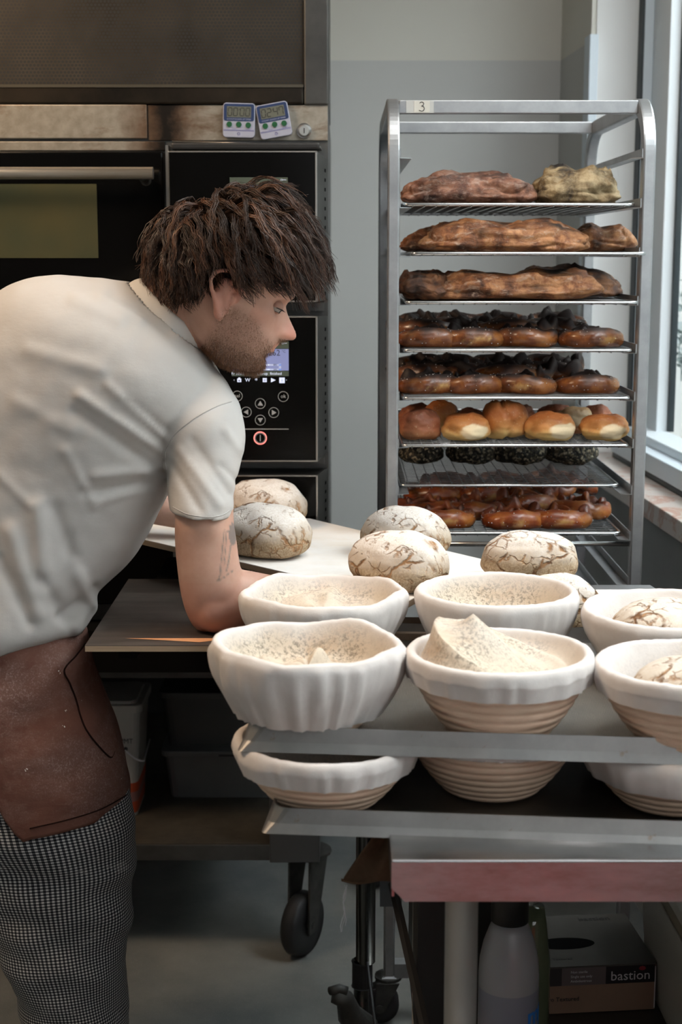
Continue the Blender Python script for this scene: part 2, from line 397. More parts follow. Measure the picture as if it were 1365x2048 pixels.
for di in range(3):
    zo = -PIT * di
    pn = bpy.data.objects.new('control_panel', None); COL.objects.link(pn); pn.parent = oven
    ztop = zA + zo; zbot = ztop - PH
    # housing: slanted right side
    V = [(xl - .002, YP + .002, zbot), (xr, YP + .002, zbot), (xr, YP + .002, ztop), (xl - .002, YP + .002, ztop),
         (xl - .002, YO, zbot), (xbk, YO, zbot), (xbk, YO, ztop - .006), (xl - .002, YO, ztop - .006)]
    MB().add(V, [(0, 1, 2, 3), (1, 5, 6, 2), (4, 7, 6, 5), (0, 3, 7, 4), (3, 2, 6, 7), (0, 4, 5, 1)]).build('housing', M['dark_steel'], pn, bevel=.001)
    MB().box(xl, YP - .001, zbot + .003, xr - .004, YP + .003, ztop - .003).build('glass_front', M['black_glass'], pn)
    e = MB(); e.box(xl - .002, YP - .003, ztop - .003, xr, YP + .004, ztop); e.box(xl - .002, YP - .003, zbot, xr, YP + .004, zbot + .003)
    e.box(xr - .004, YP - .003, zbot, xr, YP + .004, ztop); e.build('edge_trim', M['edge_steel'], pn, bevel=.0008)
    s_ = MB()
    for k in range(14):
        f_ = 0.72; x = xr + (xbk - xr) * f_; y = YP + (YO - YP) * f_; z = ztop - .032 - k * .0192
        nrm = Vector((YO - YP, -(xbk - xr), 0)).normalized() * .0006; tx = Vector((xbk - xr, YO - YP, 0)).normalized() * .010
        c_ = Vector((x, y, z)) + nrm
        s_.add([c_ - tx - Vector((0, 0, .0035)), c_ + tx - Vector((0, 0, .0035)), c_ + tx + Vector((0, 0, .0035)), c_ - tx + Vector((0, 0, .0035))], [(0, 1, 2, 3)])
    s_.build('vent_slots', M['dark_gap'], pn, kind='stuff')
    def px(a, b_, Y=YP): p = at(a, b_, Y); return p.x, p.z + zB - zA + 0 * zo + PIT + zo + (zA - zB) - 0
    # pixel positions below are those of the middle panel; shift them to this deck
    def q(a, b_): p = at(a, b_, YP); return p.x, p.z + PIT + zo
    def flat(a0, b0, a1, b1, nm, m, dy=.0015, par=None, th=.0006):
        x0, z1_ = q(a0, b0); x1, z0_ = q(a1, b1)
        return MB().box(x0, YP - .001 - dy - th, z0_, x1, YP - .001 - dy + .0003, z1_).build(nm, m, par or scr)
    scr = MB(); x0, z1_ = q(461, 680); x1, z0_ = q(580, 772)
    scr = scr.box(x0, YP - .0024, z0_, x1, YP, z1_).build('screen', M['black_glass'], pn)
    flat(464, 683, 578, 697, 'status_bar', scr_ol); flat(464, 698, 578, 741, 'display', scr_bg); flat(464, 742, 490, 752, 'clock_bar', scr_ol); flat(492, 742, 578, 752, 'status_bar', scr_ol)
    def tx(a, b_, s, body, m=scr_dk, al='CENTER', nm='lettering', dy=.0028, par=None):
        x, z = q(a, b_); return text(nm, body, s, Matrix.Translation((x, YP - .001 - dy, z)) @ Matrix.Rotation(math.pi / 2, 4, 'X'), m, par or scr, .0002, al)
    if di == 1:
        tx(549, 706, .0165, '262'); tx(568, 703, .007, '°C'); tx(526, 706, .016, 't')
        tx(569, 686.5, .005, '12••••', scr_wh); tx(476, 747, .0075, 'Fr 10:00', scr_wh); tx(535, 747, .0078, 'Warm-up  finished', scr_wh)
        flat(505, 728, 563, 731.5, 'oven_diagram', scr_bl, .0021); flat(505, 737, 563, 740.5, 'oven_diagram', scr_bl, .0021); flat(558, 727, 563, 741, 'oven_diagram', scr_bl, .0021)
        for b0 in (728.3, 737.3):
            for a in (521, 528, 535): flat(a, b0 + .4, a + 5, b0 + 2.4, 'element', scr_wh, .0027)
        tx(551, 729.5, .0045, '80%', scr_dk); tx(551, 739, .0045, '20%', scr_dk)
        tx(517, 734, .0045, '80%', scr_bl)
        for a, t_ in ((469, '◀'), (573.5, '▶')): tx(a, 760, .004, '<' if a < 500 else '>', scr_wh)
        flat(475, 757, 483, 764, 'menu_icon', scr_wh, .0015); flat(477.5, 760, 480.5, 762, 'menu_icon', scr_dk, .0024); flat(477, 755, 481, 757, 'menu_icon', scr_wh)
        tx(496, 760, .010, 'W', scr_wh); tx(513, 761, .012, '*', scr_wh); flat(526, 756, 534, 764, 'menu_icon', scr_wh); flat(528, 758, 532, 762, 'menu_icon', scr_bl, .0022)
        x, z = q(547, 760); MB().prism([(x - .0045, z - .0045), (x + .005, z), (x - .0045, z + .0045)], 0, .001, XZ(YP - .0028)).build('menu_icon', scr_wh, scr)
        flat(559, 755, 570, 766, 'menu_icon', scr_wh); tx(564.5, 760, .009, 'i', scr_dk)
    else:
        tx(569, 688, .005, '12••••', scr_wh)
    for (a, b_, t_) in ((475, 792, 'sel'), (567, 793, 'ok'), (521, 807, 0), (493, 824, 90), (548, 825, -90), (521, 840, 180)):
        x, z = q(a, b_); bt = ring(MB(), (x, z), .0108, .0011, YP - .0012).build('button_ring', M['label_grey'], pn)
        if isinstance(t_, str): tx(a, b_ - .5, .0105, t_, M['label_grey'], par=bt, dy=.001)
        else:
            pr = [(0, .0055), (-.0055, -.004), (.0055, -.004)]; t_ = R(t_)
            MB().prism([(x + u * math.cos(t_) - v_ * math.sin(t_), z + u * math.sin(t_) + v_ * math.cos(t_)) for u, v_ in pr], 0, .0006, XZ(YP - .0012)).build('arrow', M['label_grey'], bt)
    x0, z = q(482, 858); x1, _ = q(578, 858); MB().box(x0, YP - .0018, z - .0008, x1, YP - .001, z + .0008).build('divider_line', M['label_grey'], pn)
    x, z = q(521, 876); pr_ = ring(MB(), (x, z), .0135, .0020, YP - .0012).build('power_button_ring', redl, pn)
    ring(MB(), (x, z), .0105, .001, YP - .0012).build('inner_ring', M['label_grey'], pr_); MB().box(x - .0008, YP - .0018, z - .0065, x + .0008, YP - .001, z + .0065).build('power_bar', M['label_grey'], pr_)
    # recessed strip between decks
    MB().box(xl, YO - .05, zbot - (PIT - PH) * .75, xbk - .008, YO, zbot - .004).build('gap_strip', M['dark_steel'], pn)
# top slanted lip above the first panel
p0 = at(345, 283, YO - .04); p1 = at(640, 291, YO - .04)
MB().tube([(p0.x, p0.y, p0.z), (p1.x - .02, p1.y, p1.z + .001), (p1.x, p1.y, p1.z - .003), (p1.x + .002, p1.y + .03, p1.z - .008)], .002, 6).build('cable_lip', M['edge_steel'], oven, True)
MB().box(p0.x, YO - .06, at(400, 299, YO - .06).z, p1.x, YO, at(400, 285, YO - .06).z).build('panel_cap', M['black_plastic'], oven, bevel=.004)
# oven doors on the left
gwin = G('oven_window_glow', 0.15, 0, (0.03, 0.032, 0.018), .3); v = gwin.coord((1, 1, 1))
gc = gwin.ramp(gwin.noise(5, 2, .5, v), [(0.35, (0.036, 0.040, 0.022)), (0.7, (0.060, 0.050, 0.022))]); gwin.color(gc); gwin.l(gc, gwin.b.inputs['Emission Color']); gwin.b.inputs['Emission Strength'].default_value = 0.35
zdA = at(200, 303, YO - .05).z
for di in range(3):
    zo = -PIT * di; YD = YO - .05
    dr = bpy.data.objects.new('oven_door', None); COL.objects.link(dr); dr.parent = oven
    xd1 = at(327, 400, YD).x; ztop = zdA + zo
    MB().box(-1.5, YD, ztop - PIT * .93, xd1, YO, ztop).build('door_glass', M['black_glass'], dr, bevel=.003)
    wx1 = at(194, 400, YD).x; zw0, zw1 = at(0, 516, YD).z + zo, at(0, 368, YD).z + zo
    MB().box(-1.3, YD - .0015, zw0, wx1, YD + .001, zw1).build('door_window', gwin.m, dr)
    hz = at(300, 346, YD - .06).z + zo; hx = at(306, 346, YD - .06).x
    hd = MB().cyl((-1.4, YD - .055, hz), (hx, YD - .055, hz), .0122, 24).build('door_handle', M['handle_steel'], dr, True)
    hd.data.polygons.foreach_set('use_smooth', [len(p.vertices) == 4 for p in hd.data.polygons])
    MB().cyl((hx - .022, YD - .055, hz - .004), (hx - .022, YD, hz - .012), .011, 16).build('handle_bracket', M['dark_steel'], hd, True)
    sx_ = at(337, 400, YD).x
    MB().box(sx_ - .003, YD - .01, ztop - PIT * .95, sx_ + .003, YO, ztop + .012).build('hinge_strip', M['edge_steel'], dr)
# --- two kitchen timers stuck on the fascia
tw = plain('timer_white', (.33, .34, .42), .4); tn = plain('timer_navy', (.012, .03, .10), .4); tl = plain('timer_lcd', (.11, .115, .09), .4); tg = plain('timer_green', (.004, .075, .022), .4); tk = plain('timer_digit', (.012, .013, .012), .5); tp = plain('timer_purple', (.13, .13, .30), .5)
SEG = {'0': 'abcdef', '2': 'abged', '4': 'fgbc', '7': 'fabc'}
def timer(name, pcx, pcy, ang, digits, lab):
    c_ = at(pcx, pcy, YO - .0195); t = thing('kitchen_timer', lab, 'timer', c_)
    t.rotation_euler = (0, R(-ang), 0)
    MB().prism(rrect(.066, .069, .007), -.0070, .006, XZ(0)).build('case', tw, t, bevel=.0015)
    MB().prism(rrect(.062, .034, .004, cy=.0155), .006, .0068, XZ(0)).build('bezel', tn, t)
    MB().prism(rrect(.050, .022, .001, cy=.0165), .0068, .0073, XZ(0)).build('display', tl, t)
    dg = MB()
    for i, ch in enumerate(digits):
        x = -.0185 + i * .0115 + (.002 if i > 1 else 0); w_, h_ = .0078, .0155; y = .0165
        seg = {'a': (0, h_ / 2, 1), 'g': (0, 0, 1), 'd': (0, -h_ / 2, 1), 'f': (-w_ / 2, h_ / 4, 0), 'b': (w_ / 2, h_ / 4, 0), 'e': (-w_ / 2, -h_ / 4, 0), 'c': (w_ / 2, -h_ / 4, 0)}
        for s_ in SEG[ch]:
            ux, uy, hor = seg[s_]; a, b_ = (w_ / 2 * .85, .0007) if hor else (.0007, h_ / 4 * .88)
            cx, cy = x + ux + (uy * .08), y + uy
            dg.prism([(cx - a, cy - b_), (cx + a, cy - b_), (cx + a, cy + b_), (cx - a, cy + b_)], .0073, .0077, XZ(0))
    dg.prism([(.0002, .0205), (.0014, .0205), (.0014, .022), (.0002, .022)], .0073, .0077, XZ(0))
    dg.build('digits', tk, t)
    for i in range(3):
        b_ = MB().cyl((-.0195 + i * .0195, -.006, -.0085 - (.001 if i == 2 else 0)), (-.0195 + i * .0195, -.0085, -.0085 - (.001 if i == 2 else 0)), .0056, 20).build('button', tg, t)
    MM = Matrix.Rotation(math.pi / 2, 4, 'X')
    text('lettering', 'COUNT DOWN-UP TIMER', .0042, Matrix.Translation((0, -.0068, .0018)) @ MM, tw, t, .0001)
    for i, s_ in enumerate(('MIN', 'SEC', 'START/STOP')): text('lettering', s_, .0026, Matrix.Translation((-.0195 + i * .0195, -.006, -.0006)) @ MM, tp, t, .0001)
    text('lettering', 'CLEAR', .003, Matrix.Translation((-.010, -.006, -.0172)) @ MM, tp, t, .0001); text('lettering', 'MEMORY', .003, Matrix.Translation((.0195, -.006, -.0182)) @ MM, tp, t, .0001)
    for zz in (-.0195, -.0212): MB().box(-.0315, -.0064, zz - .0004, .0315, -.0059, zz + .0004).build('printed_line', tp, t)
    ring(MB(), (0, -.027), .003, .001, -.006).build('emblem', tp, t)
timer('a', 478.5, 241, -1.5, '0000', 'white and navy kitchen timer standing upright and reading 00:00 on the oven fascia')
timer('b', 548.5, 241, 10, '0247', 'white and navy kitchen timer tilted left and reading 02:47 on the oven fascia')
# --- undercarriage of the oven: top frame, shelf, post, caster
und = thing('oven_stand', 'dark steel oven stand on casters with a loaded lower shelf', 'stand')
YU = 3.12
z1_ = at(300, 1345, YU).z
MB().box(-1.9, YU, z1_ - .012, at(640, 1345, YU).x, YO + .9, z1_).build('top_frame', M['dark_steel'], und)
ms = mottled('shelf_brown', (0.035, 0.030, 0.024), (0.075, 0.065, 0.05), .6, 0, 20, .2, 200)
zsh = at(300, 1690, YU).z
MB().box(-1.9, YU, at(300, 1721, YU).z, at(545, 1700, YU).x, YO + .9, zsh).build('shelf', M['dark_steel'], und, bevel=.002)
MB().box(-1.89, YU + .004, zsh - .001, at(545, 1700, YU).x, YO + .88, zsh + .0015).build('shelf_liner', ms, und)
xa, xb = at(540, 1700, YU).x, at(640, 1700, YU).x; z2 = at(600, 1726, YU - .01).z
st = plain('stand_grey', (.10, .10, .10), .5, .5)
MB().box(xa, YU - .01, z2, xb, YU + .09, z1_ - .012).build('post', st, und, bevel=.003)
MB().box(xa + .005, YO + .8, z2, xb, YO + .9, z1_ - .012).build('post', st, und)
MB().box(-1.9, YO + .88, zsh, xa, YO + .9, z1_ - .012).build('back_sheet', mottled('stand_back', (.02, .021, .022), (.035, .036, .037), .5), und)
def caster(par, x, y, ztop_, rw, yaw, nm='caster'):
    c_ = bpy.data.objects.new(nm, None); COL.objects.link(c_); c_.parent = par; c_.location = (x, y, 0); c_.rotation_euler = (0, 0, yaw)
    m1 = mottled('cast_grey', (.03, .03, .028), (.07, .068, .06), .6, .3, 30)
    of = rw * .45
    MB().cyl((of, 0, ztop_ - .006), (of, 0, ztop_), rw * .7, 20).build('swivel_plate', m1, c_)
    f_ = MB()
    for s_ in (-1, 1):
        poly = [(of - rw * .62, ztop_ - .006), (of + rw * .55, ztop_ - .006), (rw * .25, rw * .75), (-rw * .25, rw * .75)]
        f_.add([(a, s_ * .026 + t, b_) for t in (-.0025, .0025) for a, b_ in poly], [(0, 1, 2, 3), (7, 6, 5, 4), (0, 4, 5, 1), (1, 5, 6, 2), (2, 6, 7, 3), (3, 7, 4, 0)])
    f_.cyl((0, -.032, rw), (0, .032, rw), .008, 10)
    f_.build('fork', m1, c_, bevel=.001)
    prof = [(rw * .5, -.018), (rw * .9, -.02), (rw, -.012), (rw, .012), (rw * .9, .02), (rw * .5, .018), (.01, .016)]
    wv = MB().lathe([(.01, -.016)] + prof, 32); wv.v = [(a, c__, b_ + rw) for a, b_, c__ in wv.v]
    wv.build('wheel', M['rubber'], c_, True)
caster(und, at(605, 1800, YU + .05).x, YU + .04, z2, .072, R(62))
caster(und, at(605, 1800, YU + .05).x, YO + .85, z2, .068, R(60))
# --- bucket and storage boxes on the stand shelf
bk = mottled('bucket_white', (.36, .35, .33), (.44, .43, .40), .45)
B = thing('food_bucket', 'white lidded square bucket with orange stripes on the stand shelf', 'bucket', (at(213, 1600, 3.34).x, 3.36, zsh + .002))
bh = .265; w0, w1 = .078, .092
def frust(w0, w1, h0, h1, r_=.02): 
    a = rrect(w0 * 2, w0 * 2, r_, 4); b_ = rrect(w1 * 2, w1 * 2, r_, 4); n = len(a)
    return MB().add([(x, y, h0) for x, y in a] + [(x, y, h1) for x, y in b_], [tuple(range(n))[::-1], tuple(range(n, 2 * n))] + [(k, (k + 1) % n, n + (k + 1) % n, n + k) for k in range(n)])
frust(w0, w1, 0, bh).build('pail', bk, B)
L_ = frust(w1 + .006, w1 + .006, bh - .012, bh + .006).build('lid', bk, B, bevel=.002); frust(w1 - .008, w1 - .01, bh + .006, bh + .012).build('lid_panel', bk, L_)
og = plain('stripe_orange', (.42, .065, .02), .5)
for z0_, z1__, m in ((.008, .036, og), (.036, .06, plain('stripe_pink', (.25, .12, .11), .5)), (.06, .082, og)):
    f_ = lambda z: w0 + (w1 - w0) * z / bh + .0008
    frust(f_(z0_), f_(z1__), z0_, z1__).build('stripe', m, B)
text('lettering', 'HPMT', .016, Matrix.Translation((.055, -w1 + .001, .185)) @ Matrix.Rotation(math.pi / 2, 4, 'X'), M['ink'], B, .0005)
MB().cyl((.058, -w1 + .004, .166), (.058, -w1 - .003, .166), .005, 12).build('handle_pin', M['ink'], B)
MB().tube([(.058 + .04 * k / 8, -w1 - .003 + .012 * k / 8, .166 - .03 * math.sin(math.pi / 2 * k / 8)) for k in range(9)] + [(w1 + .005, -.05, .135), (w1 + .006, .03, .15)], .002, 6).build('bail_handle', M['white_plastic'], B, True)
bx_m = mottled('tub_translucent_dark', (.11, .115, .117), (.15, .155, .157), .35)
T = thing('storage_tub', 'lidded plastic tub lying on the stand shelf, lower of two', 'tub', (at(462, 1540, 3.5).x, 3.5, zsh + .002))
def tub(T, wx, wy, h, m):
    a = rrect(wx * 1.84, wy * 1.84, .02, 3); b_ = rrect(wx * 2, wy * 2, .02, 3); n = len(a)
    MB().add([(x, y, 0) for x, y in a] + [(x, y, h) for x, y in b_], [tuple(range(n))[::-1], tuple(range(n, 2 * n))] + [(k, (k + 1) % n, n + (k + 1) % n, n + k) for k in range(n)]).build('tub_body', m, T)
    MB().prism(rrect(wx * 2 + .016, wy * 2 + .016, .02, 3), h, h + .014).build('lid', m, T, bevel=.003)
tub(T, .15, .10, .105, bx_m)
MB().box(-.02, -.1085, .107, .12, -.107, .112).build('lid_slot', M['ink'], T)
T2 = thing('storage_tub', 'smoky plastic tub standing on top of the lidded tub on the stand shelf', 'tub', (at(475, 1430, 3.55).x, 3.53, zsh + .002 + .119))
tub(T2, .17, .10, .12, mottled('tub_smoky', (.07, .074, .076), (.09, .095, .097), .3))
# ---------------------------------------------------------------- bread rack
KR = 1.12
YR, DR = 2.54 * KR, 0.62 * KR
xL0 = at(775, 560, YR).x; xL1 = at(799, 560, YR).x; xR0 = at(1280, 560, YR).x; xR1 = at(1305, 560, YR).x
ZT = at(1290, 197, YR + .09 * KR).z
rack = thing('bread_rack', 'tall grey steel baker rack loaded with bread by the window', 'rack')
def frame(x0, x1):
    path = [(YR, 0.1)]; rb = .10 * KR; wd = .026 * KR
    for k in range(0, 19): a = R(180 - 90 * k / 18); path.append((YR + rb + rb * math.cos(a), ZT - rb + rb * math.sin(a)))
    for k in range(0, 19): a = R(90 - 90 * k / 18); path.append((YR + DR - rb + rb * math.cos(a), ZT - rb + rb * math.sin(a)))
    path.append((YR + DR, 0.1))
    cen = (YR + DR / 2, 1.3); n = len(path); vs = []
    for i, (y, z) in enumerate(path):
        d = Vector((path[min(i + 1, n - 1)][0] - path[max(i - 1, 0)][0], path[min(i + 1, n - 1)][1] - path[max(i - 1, 0)][1])).normalized()
        inn = Vector((d.y, -d.x)) * wd
        vs += [(x0, y, z), (x1, y, z), (x1, y + inn.x, z + inn.y), (x0, y + inn.x, z + inn.y)]
    fs = [(4 * i + k, 4 * i + (k + 1) % 4, 4 * i + 4 + (k + 1) % 4, 4 * i + 4 + k) for i in range(n - 1) for k in range(4)]
    fs += [(0, 1, 2, 3), (4 * n - 4, 4 * n - 1, 4 * n - 2, 4 * n - 3)]
    MB().add(vs, fs).build('side_frame', M['rack_steel'], rack, bevel=.0035)
frame(xL0, xL1); frame(xR0, xR1)
def xbar(pyt, pyb, Y, dep=.022):
    a, b_ = at(1000, pyt, Y).z, at(1000, pyb, Y).z
    MB().box(xL1, Y, b_, xR0, Y + dep, a).build('cross_bar', M['rack_steel'], rack, bevel=.002)
xbar(200, 227, YR + .06 * KR); 
Yb = YR + DR - .09 * KR; a = at(1000, 244, Yb).z
MB().box(xL1, Yb, ZT - .026, xR0, Yb + .022, ZT - .001).build('cross_bar', M['rack_steel'], rack, bevel=.002)
zl = [H + (.0815 - .0805 * i) * KR for i in range(-1, 11)]      # rail heights
PI_ = .0805
for i, z in enumerate(zl):
    for s_, x in ((1, xL1), (-1, xR0)):
        xx = x + s_ * .022
        r_ = MB(); r_.box(min(x, x + s_ * .002), YR + .004, z - .006, max(x, x + s_ * .002), YR + DR - .004, z + .012)
        # horizontal flange with clipped front end
        y0, y1 = YR + .002, YR + DR - .004
        r_.add([(x, y0, z - .006), (xx, y0 + .012, z - .006), (xx, y1, z - .006), (x, y1, z - .006), (x, y0, z - .0045), (xx, y0 + .012, z - .0045), (xx, y1, z - .0045), (x, y1, z - .0045)],
               [(0, 1, 2, 3)[::-1], (4, 5, 6, 7), (0, 4, 5, 1)[::-1], (1, 5, 6, 2)[::-1], (2, 6, 7, 3)[::-1], (3, 7, 4, 0)[::-1]])
        r_.build('runner', M['rack_steel'], rack)
# lower cross rod and base frame
zz = at(1000, 1088, YR + .02).z
MB().tube([(xL1, YR + .02, zz), (xR0, YR + .02, zz)], .005, 8).build('cross_rod', M['chrome_wire'], rack, True)
MB().box(xL1, YR, .10, xR0, YR + .03, .13).build('cross_bar', M['rack_steel'], rack); MB().box(xL1, YR + DR - .03, .10, xR0, YR + DR, .13).build('cross_bar', M['rack_steel'], rack)
MB().box(at(1180, 1110, YR + .3 * KR).x - .02, YR + .02, .70, at(1180, 1110, YR + .3 * KR).x + .02, YR + DR - .02, .705).build('depth_brace', M['rack_steel'], rack)
for x in (xL0 + .012, xR1 - .012):
    for y in (YR + .015, YR + DR - .015): caster(rack, x - .02, y, .10, .04, 0)
# tape label "3"
tp_ = G('clear_tape', .35, 0, (.42, .43, .42)); 
a, b_ = at(813, 201, YR + .0662), at(868, 226, YR + .0662)
tp = MB().box(a.x, YR + .0660, b_.z, b_.x, YR + .0672, a.z).build('tape_label', tp_.m, rack)
c_ = at(829, 202, YR + .0655); d_ = at(860, 225, YR + .0655)
MB().box(c_.x, YR + .0654, d_.z, d_.x, YR + .0661, c_.z).build('paper_slip', plain('paper_slip', (.50, .50, .46), .8), tp)
c3 = at(844, 213, YR + .0652)
t3 = [(-.0035, .0055), (0, .0075), (.0035, .005), (.002, .0015), (-.0005, .0008), (.003, 0), (.0045, -.004), (.001, -.0075), (-.0045, -.006)]
MB().tube([(c3.x + x * KR, c3.y, c3.z + z * KR) for x, z in catmull(t3, 30)], .0007, 6).build('handwritten_number', M['ink'], tp)
# --- wire grid trays
WT = xR0 - xL1 - .012; DT = .60 * KR
def make_grid():
    t = thing('wire_grid_tray', '', 'tray', (0, 0, 0))
    fr = rrect(WT - .007, DT - .007, .012, 4)
    MB().tube([(x, y + DT / 2, 0) for x, y in fr], .0035, 8, closed=True).build('tray_frame', M['chrome_wire'], t, True)
    g_ = MB(); ny = 33
    for k in range(1, ny): y = DT * k / ny; g_.cyl((-WT / 2 + .003, y, .001), (WT / 2 - .003, y, .001), .0009, 5, cap=False)
    nx = 20
    for k in range(1, nx): x = -WT / 2 + WT * k / nx; g_.cyl((x, -.001, -.0036), (x, DT + .001, -.0034), .0011, 6)
    g_.build('wire_mesh', M['grid_wire'], t, True, kind='stuff')
    return t
xc = (xL1 + xR0) / 2
GY = [YR + q_ * KR for q_ in (.006, -.035, -.02, -.005, -.005, -.008, .068, .04)]
GXO = [-.003, .012, .0035, .000, -.001, -.002, -.002, -.001]
ordn = ['topmost', 'second from the top', 'third from the top', 'fourth from the top', 'fifth from the top', 'sixth from the top', 'seventh from the top', 'lowest']
hold = ['carrying two dark loaves', 'carrying two long floury loaves', 'carrying the darkest long loaves', 'with a first layer of pretzels', 'with a second layer of pretzels', 'with round rolls', 'half empty with seeded rolls at its back', 'with glossy red-brown pretzels']
g0 = make_grid(); TRZ = []
for i in range(8):
    z = zl[i + 1] + .0005; TRZ.append(z + .0035)
    o = g0 if i == 0 else dup(g0, (0, 0, 0))
    o.location = (xc + GXO[i], GY[i], z); o['label'] = 'wire tray ' + hold[i] + ', ' + ordn[i] + ' in rack'; o['group'] = 'wire trays in the bread rack'
# ---------------------------------------------------------------- steel work table in the foreground
tray_m = G('aged_tray_steel', .42, .85); v = tray_m.coord((1, 1, 1))
c0 = tray_m.ramp(tray_m.noise(9, 5, .65, v), [(0.3, (.24, .235, .23)), (0.7, (.36, .35, .34))])
sp_ = tray_m.ramp(tray_m.noise(38, 4, .7, v), [(0.66, 0.0), (0.74, .7)])
tray_m.color(tray_m.mix(sp_, c0, (.22, .14, .09))); tray_m.bump(tray_m.noise(150, 3), .08, .001); tray_m = tray_m.m
ZTB = .828
table = thing('work_table', 'stainless steel work table in the foreground with a red tinge on its front edge', 'table')
ts = mottled('table_steel', (.50, .50, .505), (.62, .62, .63), .24, 1.0, 8, .05, 90)
skg = G('worn_edge_steel', .34, .85); skg.color(skg.ramp(skg.noise(16, 6, .7, skg.coord((.5, 1, 1.6))), [(.32, (.66, .60, .58)), (.5, (.56, .53, .53)), (.70, (.42, .34, .31))])); skg.bump(skg.noise(60, 4), .06, .001)
xt0 = at(783, 1720, 1.709).x; YT = 1.709
ft = at(1000, 1720, YT).z; fb = at(1000, 1802, YT).z
tb = MB(); tb.box(xt0, YT, ft - .004, .74, YT + .74, ft); tb.build('table_top', ts, table, bevel=.004)
MB().prism([(xt0 + .0005, fb + .016), (xt0 + .017, fb - .001), (.74, fb - .001), (.74, ft - .0025), (xt0 + .0005, ft - .0025)], 0, .003, XZ(YT + .0035)).build('front_skirt', skg.m, table)
leg_m = plain('leg_steel', (.72, .70, .67), .34, .75)
def leg(x, y, r=.0205):
    MB().cyl((x, y, .02), (x, y, fb + .004), r, 32).build('leg', leg_m, table, True)
    MB().cyl((x, y, 0), (x, y, .03), r * 1.2, 24).build('foot', M['rubber'], table.children[-1])
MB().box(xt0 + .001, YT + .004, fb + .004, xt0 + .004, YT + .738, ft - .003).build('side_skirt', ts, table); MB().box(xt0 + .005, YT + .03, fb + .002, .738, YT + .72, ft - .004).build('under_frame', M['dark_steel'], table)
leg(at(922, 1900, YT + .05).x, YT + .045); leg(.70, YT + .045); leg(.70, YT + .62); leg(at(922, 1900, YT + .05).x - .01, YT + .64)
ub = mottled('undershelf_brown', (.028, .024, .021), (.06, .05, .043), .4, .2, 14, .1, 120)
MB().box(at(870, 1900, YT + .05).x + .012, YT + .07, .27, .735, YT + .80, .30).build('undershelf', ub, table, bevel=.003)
# --- two shallow steel trays; the upper one rests on the baskets standing in the lower one
YAW = R(-5.2)
def sheet_tray(name, lab, p, zb, wx, wy, mesh):
    t = thing(name, lab, 'tray', (p.x, p.y, zb), YAW)
    if mesh:
        g = G('perforated_sheet', .45, .8); v = g.coord((1, 1, 1)); s = g.n('ShaderNodeSeparateXYZ'); g.l(v, s.inputs[0])
        pt = .0045
        a = g.math('FRACT', g.math('DIVIDE', g.math('ADD', s.outputs[0], s.outputs[1]), pt)); b_ = g.math('FRACT', g.math('DIVIDE', g.math('SUBTRACT', s.outputs[0], s.outputs[1]), pt))
        a = g.math('SUBTRACT', a, .5); b_ = g.math('SUBTRACT', b_, .5)
        d = g.math('SQRT', g.math('ADD', g.math('MULTIPLY', a, a), g.math('MULTIPLY', b_, b_)))
        h = g.ramp(d, [(.30, 1), (.36, 0)])
        bc = g.ramp(g.noise(7, 5, .6, v), [(.35, (.30, .285, .26)), (.65, (.46, .43, .39))])
        g.color(g.mix(h, bc, (.02, .018, .016))); m_ = g.m
    else: m_ = mottled('dark_baked_sheet', (.035, .030, .025), (.085, .07, .055), .38, .55, 5, .05, 100)
    MB().box(.014, .014, 0, wx - .014, wy - .014, .0016).build('sheet', m_, t)
    hr = .0265
    loops = []
    for ins, z, rr_ in ((0, -.004, .008), (.006, .008, .016), (.011, hr, .026), (.0135, hr, .024), (.0155, .006, .020), (.017, .0012, .018)):
        loops.append([(x, y, z) for x, y in rrect(wx - 2 * ins, wy - 2 * ins, rr_, 5, wx / 2, wy / 2)])
    n_ = len(loops[0]); 
    MB().add([p_ for l_ in loops for p_ in l_], [(i * n_ + k, i * n_ + (k + 1) % n_, (i + 1) * n_ + (k + 1) % n_, (i + 1) * n_ + k) for i in range(5) for k in range(n_)]).build('rim', tray_m, t, bevel=0)
    return t
Z2 = ZTB + .004; Z1 = Z2 + .0965
p2 = atz(522, 1664, Z2 - .002); p1 = atz(474, 1500, Z1 - .002)
tray2 = sheet_tray('sheet_tray', 'dark solid steel baking tray on the work table, lower of two', p2, Z2, .80, .58, False)
tray1 = sheet_tray('sheet_tray', 'perforated steel baking tray resting on the lower baskets, upper of two', p1, Z1, .82, .585, True)
# --- proofing baskets with linen liners
cane = G('cane', .6, 0, (.62, .40, .24)); v = cane.coord((1, 1, 1))
cane.color(cane.ramp(cane.noise(25, 4, .6, cane.coord((1, 1, 6))), [(.3, (.70, .48, .34)), (.7, (.84, .63, .47))])); cane.bump(cane.noise(300, 2), .1, .0005); cane = cane.m
linen = G('floured_linen', .9, 0, (.7, .66, .6), .1); v = linen.coord((1, 1, 1))
at_ = linen.n('ShaderNodeAttribute', attribute_name='inner')
lc = linen.ramp(linen.noise(14, 5, .65, v), [(.3, (.62, .565, .53)), (.7, (.72, .675, .645))])
spk = linen.ramp(linen.noise(190, 3, .8, v), [(.47, 0.0), (.60, 1.0)])
big = linen.ramp(linen.noise(16, 4, .6, v), [(.40, .15), (.58, 1.0)])
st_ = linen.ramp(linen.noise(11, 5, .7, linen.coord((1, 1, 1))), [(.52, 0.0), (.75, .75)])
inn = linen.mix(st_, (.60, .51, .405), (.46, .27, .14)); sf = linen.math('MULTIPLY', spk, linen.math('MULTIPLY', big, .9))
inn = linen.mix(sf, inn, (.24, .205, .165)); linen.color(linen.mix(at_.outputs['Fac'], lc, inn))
wv = linen.n('ShaderNodeTexWave', Scale=420.0, Distortion=1.0); linen.l(v, wv.inputs['Vector'])
